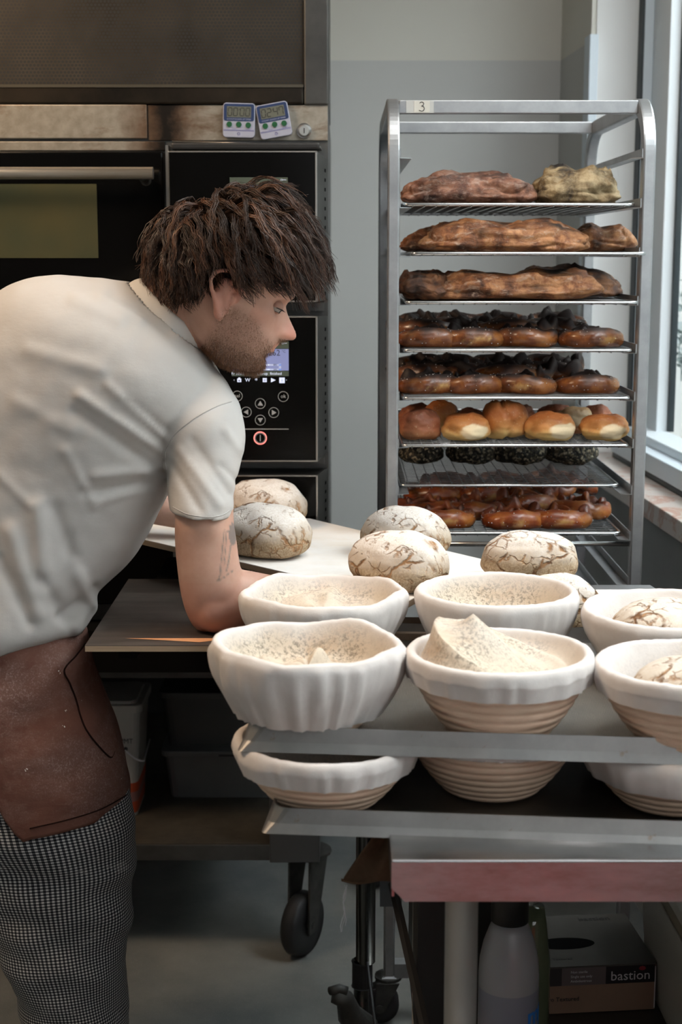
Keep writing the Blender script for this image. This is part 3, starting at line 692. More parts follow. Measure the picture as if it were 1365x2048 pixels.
linen.bump(linen.noise(420, 3), .25, .0006); linen.bump(linen.noise(60, 4), .25, .002)
linen = linen.m
def basket_mesh(Rr, Hh, parent):
    prof = []; nr = 8; n = nr * 6
    for k in range(n - 4):
        t = k / n; r0 = Rr * (.56 + .44 * math.sin(t * math.pi / 2) ** .95); z = Hh * t ** 1.05
        bmp = .0036 * abs(math.sin(math.pi * nr * t)) ** .6
        prof.append((r0 - .004 + bmp, z + .001))
    prof = [(0.0005, .0)] + [(Rr * .5, .0)] + prof + [(prof[-1][0] - .004, prof[-1][1] + .001)] + [(r - .006, z + .004) for r, z in prof[::-5]] + [(.0005, .006)]
    MB().lathe(prof, 72).build('cane_basket', cane, parent, True)
def banneton(lab, px, py_unused, ctr, z0, Rr=.118, Hh=.088, skirt=.5, folds=1.0, lump=.006, peak=None, fill=0.0, seed=0, dark=.5, full=False, ov=(1, 1), rimwob=.002):
    t = thing('proofing_basket', lab, 'basket', (ctr[0], ctr[1], z0), 0, 'linen-lined proofing baskets'); 
    basket_mesh(Rr, Hh, t)
    BR_ = lambda t: Rr * (.56 + .44 * math.sin(t * math.pi / 2) ** .95)
    prof = [(Rr * (.56 + .44 * math.sin(skirt * math.pi / 2) ** .95) + .004, Hh * skirt ** 1.05),
            (Rr * (.56 + .44 * math.sin((skirt * .5 + .5) * math.pi / 2) ** .95) + .005, Hh * (skirt * .5 + .5)),
            (Rr + .0060, Hh * .90), (Rr + .0055, Hh + .001), (Rr + .0015, Hh + .0050), (Rr - .0055, Hh + .0045), (Rr - .010, Hh - .003), (BR_(.80) - .016, Hh * .80),
            (BR_(.5) - .016, Hh * .5 + .006), (BR_(.2) - .016, Hh * .2 + .010), (BR_(.0) - .018, .016), (Rr * .25, .013), (.0006, .012)]
    P = catmull(prof, 46); n = 120; vs = []; inner = []
    for i, (r, z) in enumerate(P):
        u = i / (len(P) - 1); isin = max(0, (u - .5) / .5); isout = max(0, 1 - u / .27)
        for k in range(n):
            a = 2 * math.pi * k / n; x, y = math.cos(a), math.sin(a); rr_ = r; zz = z
            f = noise.noise(Vector((x * 5 + seed, y * 5, seed * .7 + z * 3)))
            g_ = noise.noise(Vector((x * 13 + seed * 2, y * 13, seed + z * 10)))
            rr_ += .002 * isout + folds * min(1, isout * 1.5) * max(-.0005, .0050 * (1 - abs(f) * 3.6) + .002 * g_)
            wob = noise.noise(Vector((x * 1.6 + seed, y * 1.6, seed * 3.1)))
            zz += rimwob * wob * (1 if u > .2 else u * 5)
            rr_ += rimwob * .8 * noise.noise(Vector((x * 2 - seed, y * 2, 4))) * min(1, u * 4)
            X, Y = rr_ * x, rr_ * y
            if isin > 0:
                s = min(1, isin * 1.9); q = noise.noise(Vector((X * 11 + seed, Y * 14, seed * 1.3))) * .6 + .3 * (.5 - abs(noise.noise(Vector((X * 22, Y * 16 + seed, 2))))) * 1.2 - .1
                zz += lump * s * q * 2 + fill * max(0, 1 - (math.hypot(X, Y) / (Rr * .86)) ** 3) * s
                if peak:
                    for (qx, qy, hgt, sg) in peak:
                        d_ = math.hypot(X - qx, Y - qy); zz = max(zz, zz + hgt * max(0, 1 - d_ / sg) ** 1.1 * min(1, max(0, (Rr - .012 - math.hypot(X, Y)) / .018)))
            elif not isout: zz += .0012 * g_; 
            if not isout and u < .4: rr_ += 0
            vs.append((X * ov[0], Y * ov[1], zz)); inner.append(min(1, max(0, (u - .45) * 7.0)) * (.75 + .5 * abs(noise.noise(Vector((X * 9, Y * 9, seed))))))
    me_ = MB().add(vs, [(i * n + k, i * n + (k + 1) % n, (i + 1) * n + (k + 1) % n, (i + 1) * n + k) for i in range(len(P) - 1) for k in range(n)])
    o = me_.build('linen_liner', linen, t, True)
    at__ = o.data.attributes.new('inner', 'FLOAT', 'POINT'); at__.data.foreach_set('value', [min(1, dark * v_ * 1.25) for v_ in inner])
    return t
def ctr(pxc, Yc, z): p = at(pxc, 1300, Yc); return (at(pxc, proj((p.x, Yc, z))[1], Yc).x, Yc)
zt1 = Z1 + .0022; zt2 = Z2 + .0022
bFL = banneton('large basket fully wrapped in pleated linen, front left on the upper tray', 0, 0, ctr(617, 1.925, zt1), zt1, .1215, .112, .22, 1.6, .030, [(.02, .03, .030, .07), (-.05, .02, .018, .05)], .052, 3, 1.0, rimwob=.009)
bFM = banneton('cane basket with its linen pulled up into a peak, front middle on the upper tray', 0, 0, ctr(997, 1.90, zt1), zt1, .1165, .106, .70, .8, .004, [(-.034, .010, .135, .150)], .010, 11, .8)
bFR = banneton('linen-lined cane basket with a cracked loaf, front right corner of the upper tray', 0, 0, ctr(1383, 1.86, zt1), zt1, .1205, .100, .70, .6, .003, None, 0, 23, .2)
bBL = banneton('shallow linen basket with a folded cloth, back left on the upper tray', 0, 0, ctr(648, 2.255, zt1), zt1, .1225, .108, .3, .9, .024, [(.01, .05, .034, .09)], .044, 31, .8, rimwob=.009)
bBM = banneton('grey-floured linen basket behind the peaked one, back middle on the upper tray', 0, 0, ctr(991, 2.24, zt1), zt1, .1185, .111, .3, .7, .008, [(-.04, .04, .02, .06)], .034, 47, 1.0)
bBR = banneton('deep linen basket with a large cracked loaf, back right on the upper tray', 0, 0, ctr(1342, 2.165, zt1), zt1, .1275, .099, .3, .6, .003, None, 0, 53, .2)
for i, (pxc, Y, lb, sk, sd) in enumerate(((653, 1.905, 'cane basket under the upper tray at its left front corner', .63, 61), (982, 1.95, 'cane basket under the middle of the upper tray', .93, 67), (1345, 1.90, 'linen-skirted basket under the right of the upper tray', .52, 71), (700, 2.20, 'back row basket between the trays, left', .6, 73), (1290, 2.18, 'back row basket between the trays, right', .6, 79))):
    banneton(lb, 0, 0, ctr(pxc, Y, zt2), zt2, (.117, .112, .117, .112, .112)[i], .0845, sk, .9, .004, None, 0, sd, .4)
# --- brown rag hanging off the table corner, with loose threads
rag = thing('hanging_rag', 'brown stained rag hanging with frayed threads at the left table corner', 'rag')
poly = [(775, 1672), (750, 1678), (700, 1742), (682, 1763), (690, 1773), (735, 1770), (776, 1766), (800, 1762), (800, 1690)]
Yr = 1.93; g_ = MB(); nx, ny = 22, 18; vs = []
for j in range(ny + 1):
    t = j / ny; y_ = 1672 + (1770 - 1672) * t; xl_ = 752 - (752 - 683) * min(1, t * 1.08) ** 1.0; xr_ = 815
    for i in range(nx + 1):
        s = i / nx; x_ = xl_ + (xr_ - xl_) * s; yy = y_ + (5 * math.sin(s * 7) * t) - (8 * (1 - s) * (t > .93))
        Y_ = Yr + .012 * math.sin(s * 6 + t * 2) + .02 * s; vs.append(at(x_, yy, Y_))
fs = [(j * (nx + 1) + i, (j + 1) * (nx + 1) + i, (j + 1) * (nx + 1) + i + 1, j * (nx + 1) + i + 1) for j in range(ny) for i in range(nx)]
g_.add(vs, fs); o = g_.build('cloth', mottled('rag_brown', (.085, .052, .032), (.15, .095, .06), .9, 0, 25, .4, 200, .1), rag, True)
md = o.modifiers.new('thickness', 'SOLIDIFY'); md.thickness = .003
for k in range(3):
    p = at(690 + k, 1770, Yr); pts = [p + Vector((-.003 * k * j / 8 + .002 * math.sin(j * 1.3 + k), 0, -.0085 * j * (1 if k else 1.0))) for j in range(9 if k else 8)]
    MB().tube(pts, .0005, 5).build('thread', M['white_plastic'], rag)
# --- loading trolley beside the table: round post, clamp, foot casting
tro = thing('loader_trolley', 'dark trolley post and foot standing behind the left end of the table', 'trolley')
Yt_ = 2.66; xp = at(732, 1800, Yt_).x
dm = mottled('trolley_steel', (.07, .07, .065), (.13, .125, .115), .25, .95, 4)
zc = at(730, 1922, Yt_).z
MB().cyl((xp, Yt_, zc), (xp, Yt_, .925), .0185, 28).build('post', dm, tro, True)
MB().cyl((xp - .008, Yt_, .10), (xp - .008, Yt_, zc + .004), .0145, 24).build('inner_post', dm, tro, True)
MB().cyl((xp - .006, Yt_, zc - .05), (xp - .006, Yt_, zc), .0195, 16).build('clamp', M['rubber'], tro, bevel=.002)
MB().box(xp + .028, Yt_ + .05, at(0, 1836, Yt_).z, xp + .07, Yt_ + .055, .95).build('hanging_plate', plain('plate_grey', (.12, .13, .14), .5, .4), tro)
a, b_ = at(786, 1770, 2.50), at(852, 2060, 2.05)
MB().tube([a, b_], .0085, 6).build('diagonal_brace', M['rubber'], tro)
a, b_ = at(735, 1925, 2.62), at(752, 2060, 2.5)
MB().tube([a, b_], .003, 6).build('cable', M['rubber'], tro)
cm = mottled('cast_foot', (.035, .035, .033), (.08, .078, .07), .5, .4, 30, .3, 100)
q0, q1, q2, q3 = at(664, 1992, 2.60), at(690, 1996, 2.60), at(700, 2030, 2.62), at(730, 2060, 2.64)
MB().tube([q0, q0.lerp(q1, .5), q1, q2, q3], [.012, .016, .017, .024, .03], 12).build('foot_casting', cm, tro, True)
MB().tube([at(660, 1982, 2.59), at(678, 1978, 2.60), at(695, 1983, 2.60)], [.008, .010, .009], 10).build('foot_lever', cm, tro, True)
# --- things on the undershelf
ZU = .301
bot = thing('spray_bottle', 'frosted white bottle with a black collar and blue lettering under the table', 'bottle', (at(1018, 1950, 2.06).x, 2.06, ZU))
hc = at(1000, 1864, 2.02).z - ZU
pr = [(.0005, 0), (.040, 0), (.0445, .006), (.0445, hc - .085), (.043, hc - .06), (.038, hc - .035), (.030, hc - .012), (.0245, hc), (.0005, hc)]
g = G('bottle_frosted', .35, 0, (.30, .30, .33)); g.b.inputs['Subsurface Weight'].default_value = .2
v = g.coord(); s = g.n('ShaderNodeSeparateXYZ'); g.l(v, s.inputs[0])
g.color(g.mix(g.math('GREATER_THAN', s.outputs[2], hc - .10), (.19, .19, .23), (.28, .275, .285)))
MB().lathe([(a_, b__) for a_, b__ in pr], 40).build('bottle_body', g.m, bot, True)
MB().lathe([(.0005, hc), (.0275, hc), (.0275, hc + .06), (.018, hc + .085), (.012, hc + .10), (.0005, hc + .10)], 32).build('collar', M['black_plastic'], bot, True)
blu = plain('print_blue', (.02, .16, .50), .5)
bvh = BVHTree.FromPolygons([Vector(v_.co) + bot.location for v_ in bot.children[0].data.vertices], [tuple(p.vertices) for p in bot.children[0].data.polygons])
def wraptext(body, size, ang0, z, m, par, r):
    c = bpy.data.curves.new('t', 'FONT'); c.body = body; c.size = size; c.extrude = .0003; c.offset = size * .02; c.align_x = 'LEFT'
    o = bpy.data.objects.new('t', c); COL.objects.link(o); dg = bpy.context.evaluated_depsgraph_get(); me = bpy.data.meshes.new_from_object(o.evaluated_get(dg)); bpy.data.objects.remove(o)
    for v_ in me.vertices:
        a_ = ang0 + v_.co.x / r; v_.co = (math.cos(a_) * (r + .0004 + v_.co.z), math.sin(a_) * (r + .0004 + v_.co.z), z + v_.co.y)
    return link('lettering', me, m, par)
wraptext('mydero', .040, R(-58), .143, blu, bot, .0445); wraptext('nor', .034, R(-62), .098, blu, bot, .0445)
jar = thing('glass_jar', 'small greenish glass jar behind the bottle under the table', 'jar', (at(1062, 1840, 2.30).x, 2.28, ZU))
jm = G('jar_glass', .08, 0, (.10, .12, .07), .8).m
hz_ = at(1062, 1812, 2.28).z - ZU
MB().lathe([(.0005, 0), (.028, 0), (.031, .01), (.031, hz_ * .55), (.024, hz_ * .85), (.019, hz_), (.0005, hz_)], 28).build('jar_body', jm, jar, True)
gb = thing('glove_box', 'cardboard glove box with a black printed corner and an oval opening', 'box', (at(1165, 2010, 2.33).x + .002, 2.40, ZU), R(5.5))
W_, D_, Hb = .116, .07, .084
cb = mottled('carton_kraft', (.19, .115, .075), (.25, .155, .10), .7, 0, 6); ct = mottled('carton_grey', (.055, .05, .042), (.075, .07, .06), .6)
MB().box(-W_, -D_ + .0, 0, W_, D_ + .05, Hb - .002).build('carton', cb, gb, bevel=.001)
MB().box(-W_ - .0005, -D_ - .0005, Hb - .003, W_ + .0005, D_ + .0505, Hb).build('carton_top', ct, gb)
MB().add([(-.02 + .052 * math.cos(t_) , .012 + .022 * math.sin(t_), Hb + .0004) for t_ in [2 * math.pi * k / 32 for k in range(32)]], [tuple(range(32))]).build('oval_opening', M['dark_gap'], gb)
fy = -D_ - .0006
def fp(x0, z0_, x1, z1_, nm, m): return MB().box(x0, fy - .0004, z0_, x1, fy, z1_).build(nm, m, gb)
fp(-W_, .050, -.045, Hb - .003, 'printed_band', plain('band_dark', (.03, .025, .025), .6)); fp(-.045, .050, .030, Hb - .003, 'printed_band', plain('band_mauve', (.12, .095, .09), .6)); fp(.030, .050, W_ - .002, Hb - .003, 'logo_panel', plain('logo_black', (.010, .008, .009), .5))
wh = plain('print_white', (.55, .53, .53), .6)
MXZ = Matrix.Rotation(math.pi / 2, 4, 'X')
text('lettering', 'bastion', .0235, Matrix.Translation((.072, fy - .0008, .063)) @ MXZ, wh, gb, .0002)
MB().prism([(.092 + .006 * math.cos(k), .0755 + .004 * math.sin(k)) for k in [j * .8 for j in range(8)]], 0, .0003, XZ(fy - .0006)).build('printed_mark', plain('mark_red', (.25, .02, .03), .6), gb)
for k_, s_ in enumerate(('Non sterile', 'Single use only', 'Ambidextrous')): text('lettering', s_, .0062, Matrix.Translation((-.030, fy - .0008, .0735 - .008 * k_)) @ MXZ, wh, gb, .0001, 'LEFT')
text('lettering', 'Micro Textured', .0105, Matrix.Translation((-.082, fy - .0008, .026)) @ MXZ, M['ink'], gb, .0002, 'LEFT')
for i_ in range(4):
    for j_ in range(4): fp(-.100 + i_ * .0034, .020 + j_ * .0034, -.0975 + i_ * .0034, .0225 + j_ * .0034, 'printed_dot', M['ink'])
text('lettering', 'bastion', .020, Matrix.Translation((.055, D_ + .032, Hb + .0006)), M['ink'], gb, .0001); text('lettering', 'Micro Textured', .009, Matrix.Translation((-.05, -.045, Hb + .0006)), M['ink'], gb, .0001)
fp(W_ - .0025, .003, W_ - .0005, Hb - .006, 'worn_edge', wh)
ttm = G('tub_frosted', .35, 0, (.66, .62, .55)).m
bc_ = thing('dark_backdrop_crate', 'added black crate darkening the space behind the bottle under the table', 'crate', (.19, 2.36, ZU))  # added as a black backdrop to darken the view under the table
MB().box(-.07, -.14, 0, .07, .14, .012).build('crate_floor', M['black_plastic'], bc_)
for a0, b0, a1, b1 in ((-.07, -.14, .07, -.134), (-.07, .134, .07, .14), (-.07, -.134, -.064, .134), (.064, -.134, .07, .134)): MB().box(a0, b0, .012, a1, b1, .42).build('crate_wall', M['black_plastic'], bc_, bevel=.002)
tub3 = thing('flour_tub', 'large frosted plastic tub at the right end of the undershelf', 'tub', (.625, 2.25, ZU), R(1.5))
def tapered(T, w0, d0, w1, d1, h0, h1, nm, m, r=.03):
    a = rrect(w0 * 2, d0 * 2, r, 5); b_ = rrect(w1 * 2, d1 * 2, r, 5); n = len(a)
    return MB().add([(x, y, h0) for x, y in a] + [(x, y, h1) for x, y in b_], [tuple(range(n))[::-1], tuple(range(n, 2 * n))] + [(k, (k + 1) % n, n + (k + 1) % n, n + k) for k in range(n)]).build(nm, m, T, bevel=.002)
tapered(tub3, .088, .22, .100, .235, 0, .20, 'tub_body', ttm); tapered(tub3, .098, .232, .100, .235, .201, .235, 'contents_band', mottled('tub_amber', (.30, .24, .15), (.36, .30, .2), .4)); tapered(tub3, .106, .242, .106, .242, .236, .256, 'lid', ttm)
# out-of-view crate, added only to reflect red in the table edge and leg
crate = thing('red_reflection_crate', 'unseen red crate added for the red reflection in the table edge', 'crate', (.42, .30, 0), R(-18))
rm = plain('crate_red', (.78, .05, .06), .5)
MB().box(-.33, -.2, 0, .33, .2, .02).build('crate_floor', rm, crate)
for (a0, b0, a1, b1) in ((-.33, -.2, .33, -.18), (-.33, .18, .33, .2), (-.33, -.18, -.31, .18), (.31, -.18, .33, .18)): MB().box(a0, b0, .02, a1, b1, .55).build('crate_wall', rm, crate, bevel=.003)
# ---------------------------------------------------------------- loading board, wooden ledges, rye loaves
plym = G('floured_plywood', .6, 0, (.7, .6, .5)); v = plym.coord((1, 6, 1))
pc = plym.ramp(plym.noise(5, 5, .6, v), [(.3, (.80, .71, .61)), (.7, (.86, .80, .73))])
fl = plym.ramp(plym.noise(5, 5, .7, plym.coord()), [(.40, 0), (.62, .85)])
plym.color(plym.mix(fl, pc, (.88, .85, .82))); plym.bump(plym.noise(90, 3), .08, .001)
edge_m = mottled('ply_edge', (.28, .20, .13), (.42, .31, .21), .7, 0, 4, .1, 60, stretch=(1, 1, 30))
ZB = 1.015; BT = .011
A = atz(293, 1080, ZB); B_ = atz(830, 1205, ZB); d = (B_ - A); d.z = 0; d.normalize(); nrm = Vector((-d.y, d.x, 0)); 
if nrm.y < 0: nrm = -nrm
A0 = A - d * .10; wb = .36
FC = atz(1172, 1167, ZB); F1 = atz(620, 1037, ZB)
board = thing('loading_board', 'pale floured plywood loading board carrying the rye loaves toward the oven', 'board')
P = [A0, Vector((.106, 2.294, 0)), Vector((.150, 2.392, 0)), Vector((.30, 2.398, 0)), Vector((.405, 2.40, 0)), FC, F1, Vector((-.30, 3.035, 0)), Vector((A0.x - .02, 3.035, 0))]
MB().prism([(p.x, p.y) for p in P], ZB - BT, ZB - .0012).build('board_core', edge_m, board)
MB().prism([(p.x, p.y) for p in P], ZB - .0012, ZB).build('board_face', plym.m, board)
# white shelf board at the right
zr = 1.012
b2 = thing('floured_board', 'white floured board at the right behind the baskets', 'board')
fb0 = atz(1165, 1179, zr)
MB().box(.415, fb0.y - .030, zr - .012, .60, fb0.y, zr - .001).build('board_core', edge_m, b2); MB().box(.415, fb0.y - .030, zr - .001, .60, fb0.y, zr).build('board_face', plym.m, b2)
me_ = thing('steel_shelf', 'grey steel shelf under the right end of the white board', 'shelf')
a, b_ = atz(1180, 1169, zr - .012), atz(1303, 1171, zr - .012)
MB().prism([(.415, fb0.y - .04), (b_.x + .03, fb0.y - .04), (b_.x + .012, fb0.y + .0), (b_.x, a.y), (.42, a.y)], zr - .040, zr - .0125).build('shelf_sheet', M['rack_steel'], me_, bevel=.001)
for x in (.44, .50): MB().cyl((x, fb0.y - .02, ZTB), (x, fb0.y - .02, zr - .04), .009, 16).build('shelf_post', M['rack_steel'], me_, True)
# wooden bench boards fixed to the oven front
ZL = .942
def woodmat(nm, c0, c1, c2, amt):
    lw = G(nm, .45, 0, c0); v = lw.coord((1.2, 9, 1))
    wc = lw.ramp(lw.noise(4, 5, .65, v), [(.3, c0), (.72, c1)]); fw = lw.ramp(lw.noise(6, 5, .7, lw.coord((.7, 2, 1))), [(.5, 0), (.75, amt)])
    lw.color(lw.mix(fw, wc, c2)); lw.bump(lw.noise(60, 3, .5, v), .1, .001); return lw.m
bench = thing('loading_bench', 'dark worn wooden bench board under the baker elbow', 'bench')
n0 = atz(170, 1291, ZL); f0 = atz(246, 1158, ZL); xr_ = .03
Pb = [(n0.x, n0.y), (xr_, n0.y), (xr_, f0.y), (n0.x, f0.y)]
MB().prism(Pb, ZL - .010, ZL - .001).build('board_core', edge_m, bench)
MB().prism(Pb, ZL - .001, ZL).build('board_face', woodmat('worn_bench_wood', (.030, .024, .020), (.075, .060, .050), (.20, .17, .145), .5), bench)
gp0, gp1, gp2 = atz(250, 1277, ZL), atz(470, 1277, ZL), atz(400, 1285, ZL)
MB().add([(gp0.x, gp0.y, ZL + .0006), (gp1.x, gp1.y, ZL + .0006), (gp2.x, gp2.y, ZL + .0006)], [(0, 2, 1)]).build('bare_wood_patch', plain('bare_wood', (.55, .25, .11), .6), bench)
for x in (n0.x + .06, xr_ - .06): MB().box(x - .015, n0.y + .05, ZL - .035, x + .015, YP - .002, ZL - .010).build('bracket', M['dark_gap'], bench)
sl = thing('wooden_shelf_board', 'brown wooden board glimpsed between the baskets behind the upper tray', 'board')
ya, yb = atz(820, 1273, ZL).y + .02, atz(820, 1234, ZL).y
MB().box(.045, ya, ZL - .012, .50, yb, ZL).build('board_plank', mottled('bench_slat', (.30, .21, .14), (.42, .31, .22), .6, 0, 4, .1, 60, stretch=(1, 8, 1)), sl, bevel=.001)
for x in (.075, .47): MB().box(x - .012, ya + .01, ZTB, x + .012, ya + .034, ZL - .012).build('leg', M['dark_steel'], sl)
# --- rye loaves
def rye_mat(name, s=1.0, flour=(.76, .71, .66)):
    g = G(name, .9, 0, (.7, .65, .6), .1); v = g.coord((1, 1, 1.0))
    wn = g.n('ShaderNodeTexNoise'); wn.inputs['Scale'].default_value = 22; wn.inputs['Detail'].default_value = 4; g.l(v, wn.inputs['Vector'])
    wv = g.mix(.045, v, wn.outputs['Color'], 'ADD')
    def crack(sc, w0, w1):
        vo = g.n('ShaderNodeTexVoronoi', feature='DISTANCE_TO_EDGE'); vo.inputs['Scale'].default_value = sc; g.l(wv, vo.inputs['Vector'])
        return g.ramp(vo.outputs['Distance'], [(w0, 1.0), (w1, 0.0)])
    msk = g.ramp(g.noise(17, 3, .6, v), [(.44, 0.0), (.54, 1.0)]); msk2 = g.ramp(g.noise(23, 3, .6, g.coord((1, 1, 2))), [(.50, 0.0), (.60, 1.0)])
    c1 = g.math('MULTIPLY', crack(15 * s, .012, .048), msk); c2 = g.math('MULTIPLY', g.math('MULTIPLY', crack(46 * s, .02, .08), msk2), .75)
    ck = g.math('MAXIMUM', c1, c2)
    grain = g.ramp(g.noise(330, 3, .7, v), [(.4, 0.0), (.65, 1.0)])
    se = g.n('ShaderNodeSeparateXYZ'); g.l(v, se.inputs[0])
    low = g.ramp(g.math('ADD', se.outputs[2], g.math('MULTIPLY', g.noise(25, 4, .7, v), .05)), [(.058, 1.0), (.098, 0.0)])
    fl_ = g.mix(g.math('MULTIPLY', grain, .5), flour, (.50, .40, .30))
    side = g.mix(grain, (.30, .20, .11), (.50, .38, .25))
    col = g.mix(g.math('MULTIPLY', low, .95), fl_, side)
    ckc = g.mix(g.ramp(g.noise(60, 2), [(.4, 0.0), (.6, 1.0)]), (.36, .20, .10), (.16, .08, .04))
    g.color(g.mix(ck, col, ckc))
    g.bump(g.noise(300, 4, .7, v), .35, .0012); g.bump(g.math('SUBTRACT', 1.0, ck), .7, .004)
    return g.m
ryem = rye_mat('rye_crust')
def blob(L, Wd, Hh, seed, amp=.004, nu=72, nv=40, flat=.30, pw=2.3, fn=None, ue=.80, le=.45):
    """a loaf: superellipsoid with a flat base"""
    vs = []; e = 2 / pw
    for j in range(nv + 1):
        ph = -math.pi / 2 + math.pi * j / nv
        for i in range(nu):
            th = 2 * math.pi * i / nu
            cp_, sp2 = math.cos(ph), math.sin(ph)
            cp_ = max(cp_, 0) ** (le if sp2 < 0 else ue)
            x = L / 2 * cp_ * math.copysign(abs(math.cos(th)) ** e, math.cos(th)); y = Wd / 2 * cp_ * math.copysign(abs(math.sin(th)) ** e, math.sin(th))
            z = sp2 * (Hh * (1 - flat) if sp2 > 0 else Hh * flat)
            p = Vector((x, y, z + Hh * flat)); q = Vector((x / L, y / Wd, z / Hh)) * 3
            n_ = Vector((x / L, y / Wd, z / Hh)).normalized() if (abs(x) + abs(y) + abs(z)) > 1e-6 else Vector((0, 0, 1))
            dd = amp * (noise.noise(q + Vector((seed, 0, 0))) * 1.4 + .5 * noise.noise(q * 2.6 + Vector((0, seed, 0))))
            p += n_ * dd
            if fn: p = fn(p, q, n_)
            p.z = max(0.0, p.z); vs.append(p)
    fs = [(j * nu + i, j * nu + (i + 1) % nu, (j + 1) * nu + (i + 1) % nu, (j + 1) * nu + i) for j in range(nv) for i in range(nu)]
    return MB().add(vs, fs)
def single(mb, name, m, lab, cat, loc, rz=0, group=None, kids=()):
    o = mb.build(name, m, None, True, weld=True); o.location = loc; o.rotation_euler = (0, 0, rz); return tag(o, lab, cat, group)
rl = [((530, 1121), -33, .180, .135, .094, 'front left floury rye loaf on the board, partly behind the sleeve', 1),
      ((530, 1046), -36, .184, .135, .094, 'back left floury rye loaf on the board near the oven', 2),
      ((798, 1188), -30, .172, .126, .092, 'front middle floury rye loaf with deep cracks on the board', 3),
      ((812, 1122), -33, .172, .124, .088, 'back middle floury rye loaf on the board before the rack', 4)]
for (px, py), rz, L, Wd, Hh, lab, sd in rl:
    c_ = atz(px, py, ZB); yc_ = min(c_.y + Wd * .42, 2.955); c_ = Vector((at(px, py, yc_).x, yc_, ZB))
    single(blob(L, Wd, Hh, sd * 7.3, .0035, 96, 56, .34, 2.25), 'rye_loaf', ryem, lab, 'bread', c_, R(rz), 'rye loaves on the loading board')
single(blob(.163, .105, .082, 41, .003, 96, 56, .34, 2.2), 'rye_loaf', ryem, 'whitest rye loaf at the right end of the board', 'bread', (at(1061, 1100, 2.455).x, 2.452, ZB), R(-8), 'rye loaves on the loading board')
single(blob(.150, .090, .094, 51, .003, 96, 56, .34, 2.2), 'rye_loaf', ryem, 'rye loaf mostly hidden behind the grey-floured basket', 'bread', (at(1112, 1180, 2.405).x, 2.408, ZL), R(-14))
# cracked loaves inside two baskets
rb = rye_mat('rye_crust_coarse', .75, (.70, .64, .57))
for bt, off, lab, L, hh in ((bBR, (.004, .012), 'cracked rye loaf inside the back right basket', .192, .075), (bFR, (.01, .008), 'cracked rye loaf inside the front right basket', .178, .070)):
    single(blob(L, L * .96, hh, off[0] * 900 + 5, .003, 90, 50, .45, 2.0), 'rye_loaf', rb, lab, 'bread', (bt.location.x + off[0], bt.location.y + off[1], bt.location.z + .034), .4)
# ---------------------------------------------------------------- bread in the rack
def crust(name, c0, c1, c2, flour=0.0, fcol=(.45, .36, .30), scale=16, rough=.55, char=0.0, spec=.35):
    g = G(name, rough, 0, c0, spec); v = g.coord()
    col = g.ramp(g.noise(scale, 6, .68, v, .4), [(.36, c0), (.5, c1), (.63, c2)])
    if flour:
        f_ = g.ramp(g.noise(34, 6, .75, g.coord((1, 2.2, 2.2)), .8), [(.62 - flour * .25, 0.0), (.74 - flour * .15, .8)]); col = g.mix(f_, col, fcol)
    if char:
        a_ = g.n('ShaderNodeAttribute', attribute_name='char'); col = g.mix(a_.outputs['Fac'], col, (.012, .008, .006))
    g.color(col); g.bump(g.noise(120, 5, .7, v), .5, .003); g.bump(g.noise(30, 6, .7, g.coord((.6, 1.4, 1.4)), .8), .55, .009)
    return g.m
red = crust('crust_reddish', (.03, .013, .009), (.12, .048, .028), (.26, .12, .07), .45, (.36, .26, .21), 20, .6, 1)
brn = crust('crust_brown', (.045, .016, .008), (.20, .075, .028), (.42, .20, .085), .35, (.50, .37, .28), 19, .5, 1)
drk = crust('crust_dark', (.012, .007, .005), (.07, .028, .014), (.20, .085, .035), .15, (.30, .22, .16), 18, .5, 1)
olv = crust('crust_olive', (.035, .022, .012), (.20, .14, .07), (.40, .31, .18), .25, (.42, .34, .22), 18, .65, 1)
def setchar(o, fn):
    a_ = o.data.attributes.new('char', 'FLOAT', 'POINT'); a_.data.foreach_set('value', [max(0., min(1., fn(v.co))) for v in o.data.vertices])
def shelf_px(px, i, Y): return at(px, 500, Y).x
def loaf(i, px0, px1, pyt, Yc, wd0, m, lab, sd, name='sourdough_loaf', amp=.008, ridge=.014, endt=.25, pw=3.4, twist=0, rz=0):
    wd = wd0 * KR; z = TRZ[i]; x0, x1 = at(px0, pyt + 30, Yc).x, at(px1, pyt + 30, Yc).x; L = x1 - x0
    zt_ = at(700, pyt, Yc).z; hh = max(.03, zt_ - z)
    def fn(p, q, n_):
        u = p.x / (L / 2)
        p.z *= 1 - endt * .7 * abs(u) ** 3 + .22 * noise.noise(Vector((u * 2.2 + sd, 0, 3)))
        p.y *= 1 + .12 * noise.noise(Vector((u * 2 + sd, 5, 0)))
        # torn ear along the top
        r_ = max(0, 1 - abs(p.y - .012 * math.sin(u * 2.5 + sd) ) / .012) * max(0, min(1, (p.z - hh * .55) / (hh * .3)))
        p.z += ridge * r_ * (.25 + .8 * abs(noise.noise(Vector((u * 7 + sd, 2, 1)))))
        cr = abs(noise.noise(Vector((p.x * 16 + sd, p.y * 30, p.z * 30)))); p -= n_ * (.006 * max(0, 1 - cr * 8))
        return p
    mb = blob(L, wd, hh * .94, sd, amp, 110, 44, .30, pw, fn, .52, .40)
    o = single(mb, name, m, lab, 'bread', ((x0 + x1) / 2, Yc, z), R(rz))
    setchar(o, lambda c: (c.z / hh - .72) * 4.5 * (noise.noise(Vector((c.x * 22 + sd, c.y * 22, 1))) + .35) + (2.5 * (abs(noise.noise(Vector((c.x * 18 + sd, c.y * 60, c.z * 30)))) - .38)))
    return o
Y0 = YR + .10 * KR
loaf(0, 800, 1073, 345, Y0, .10, red, 'long reddish-brown floury loaf on the top grid, left', 1.3, endt=.30)
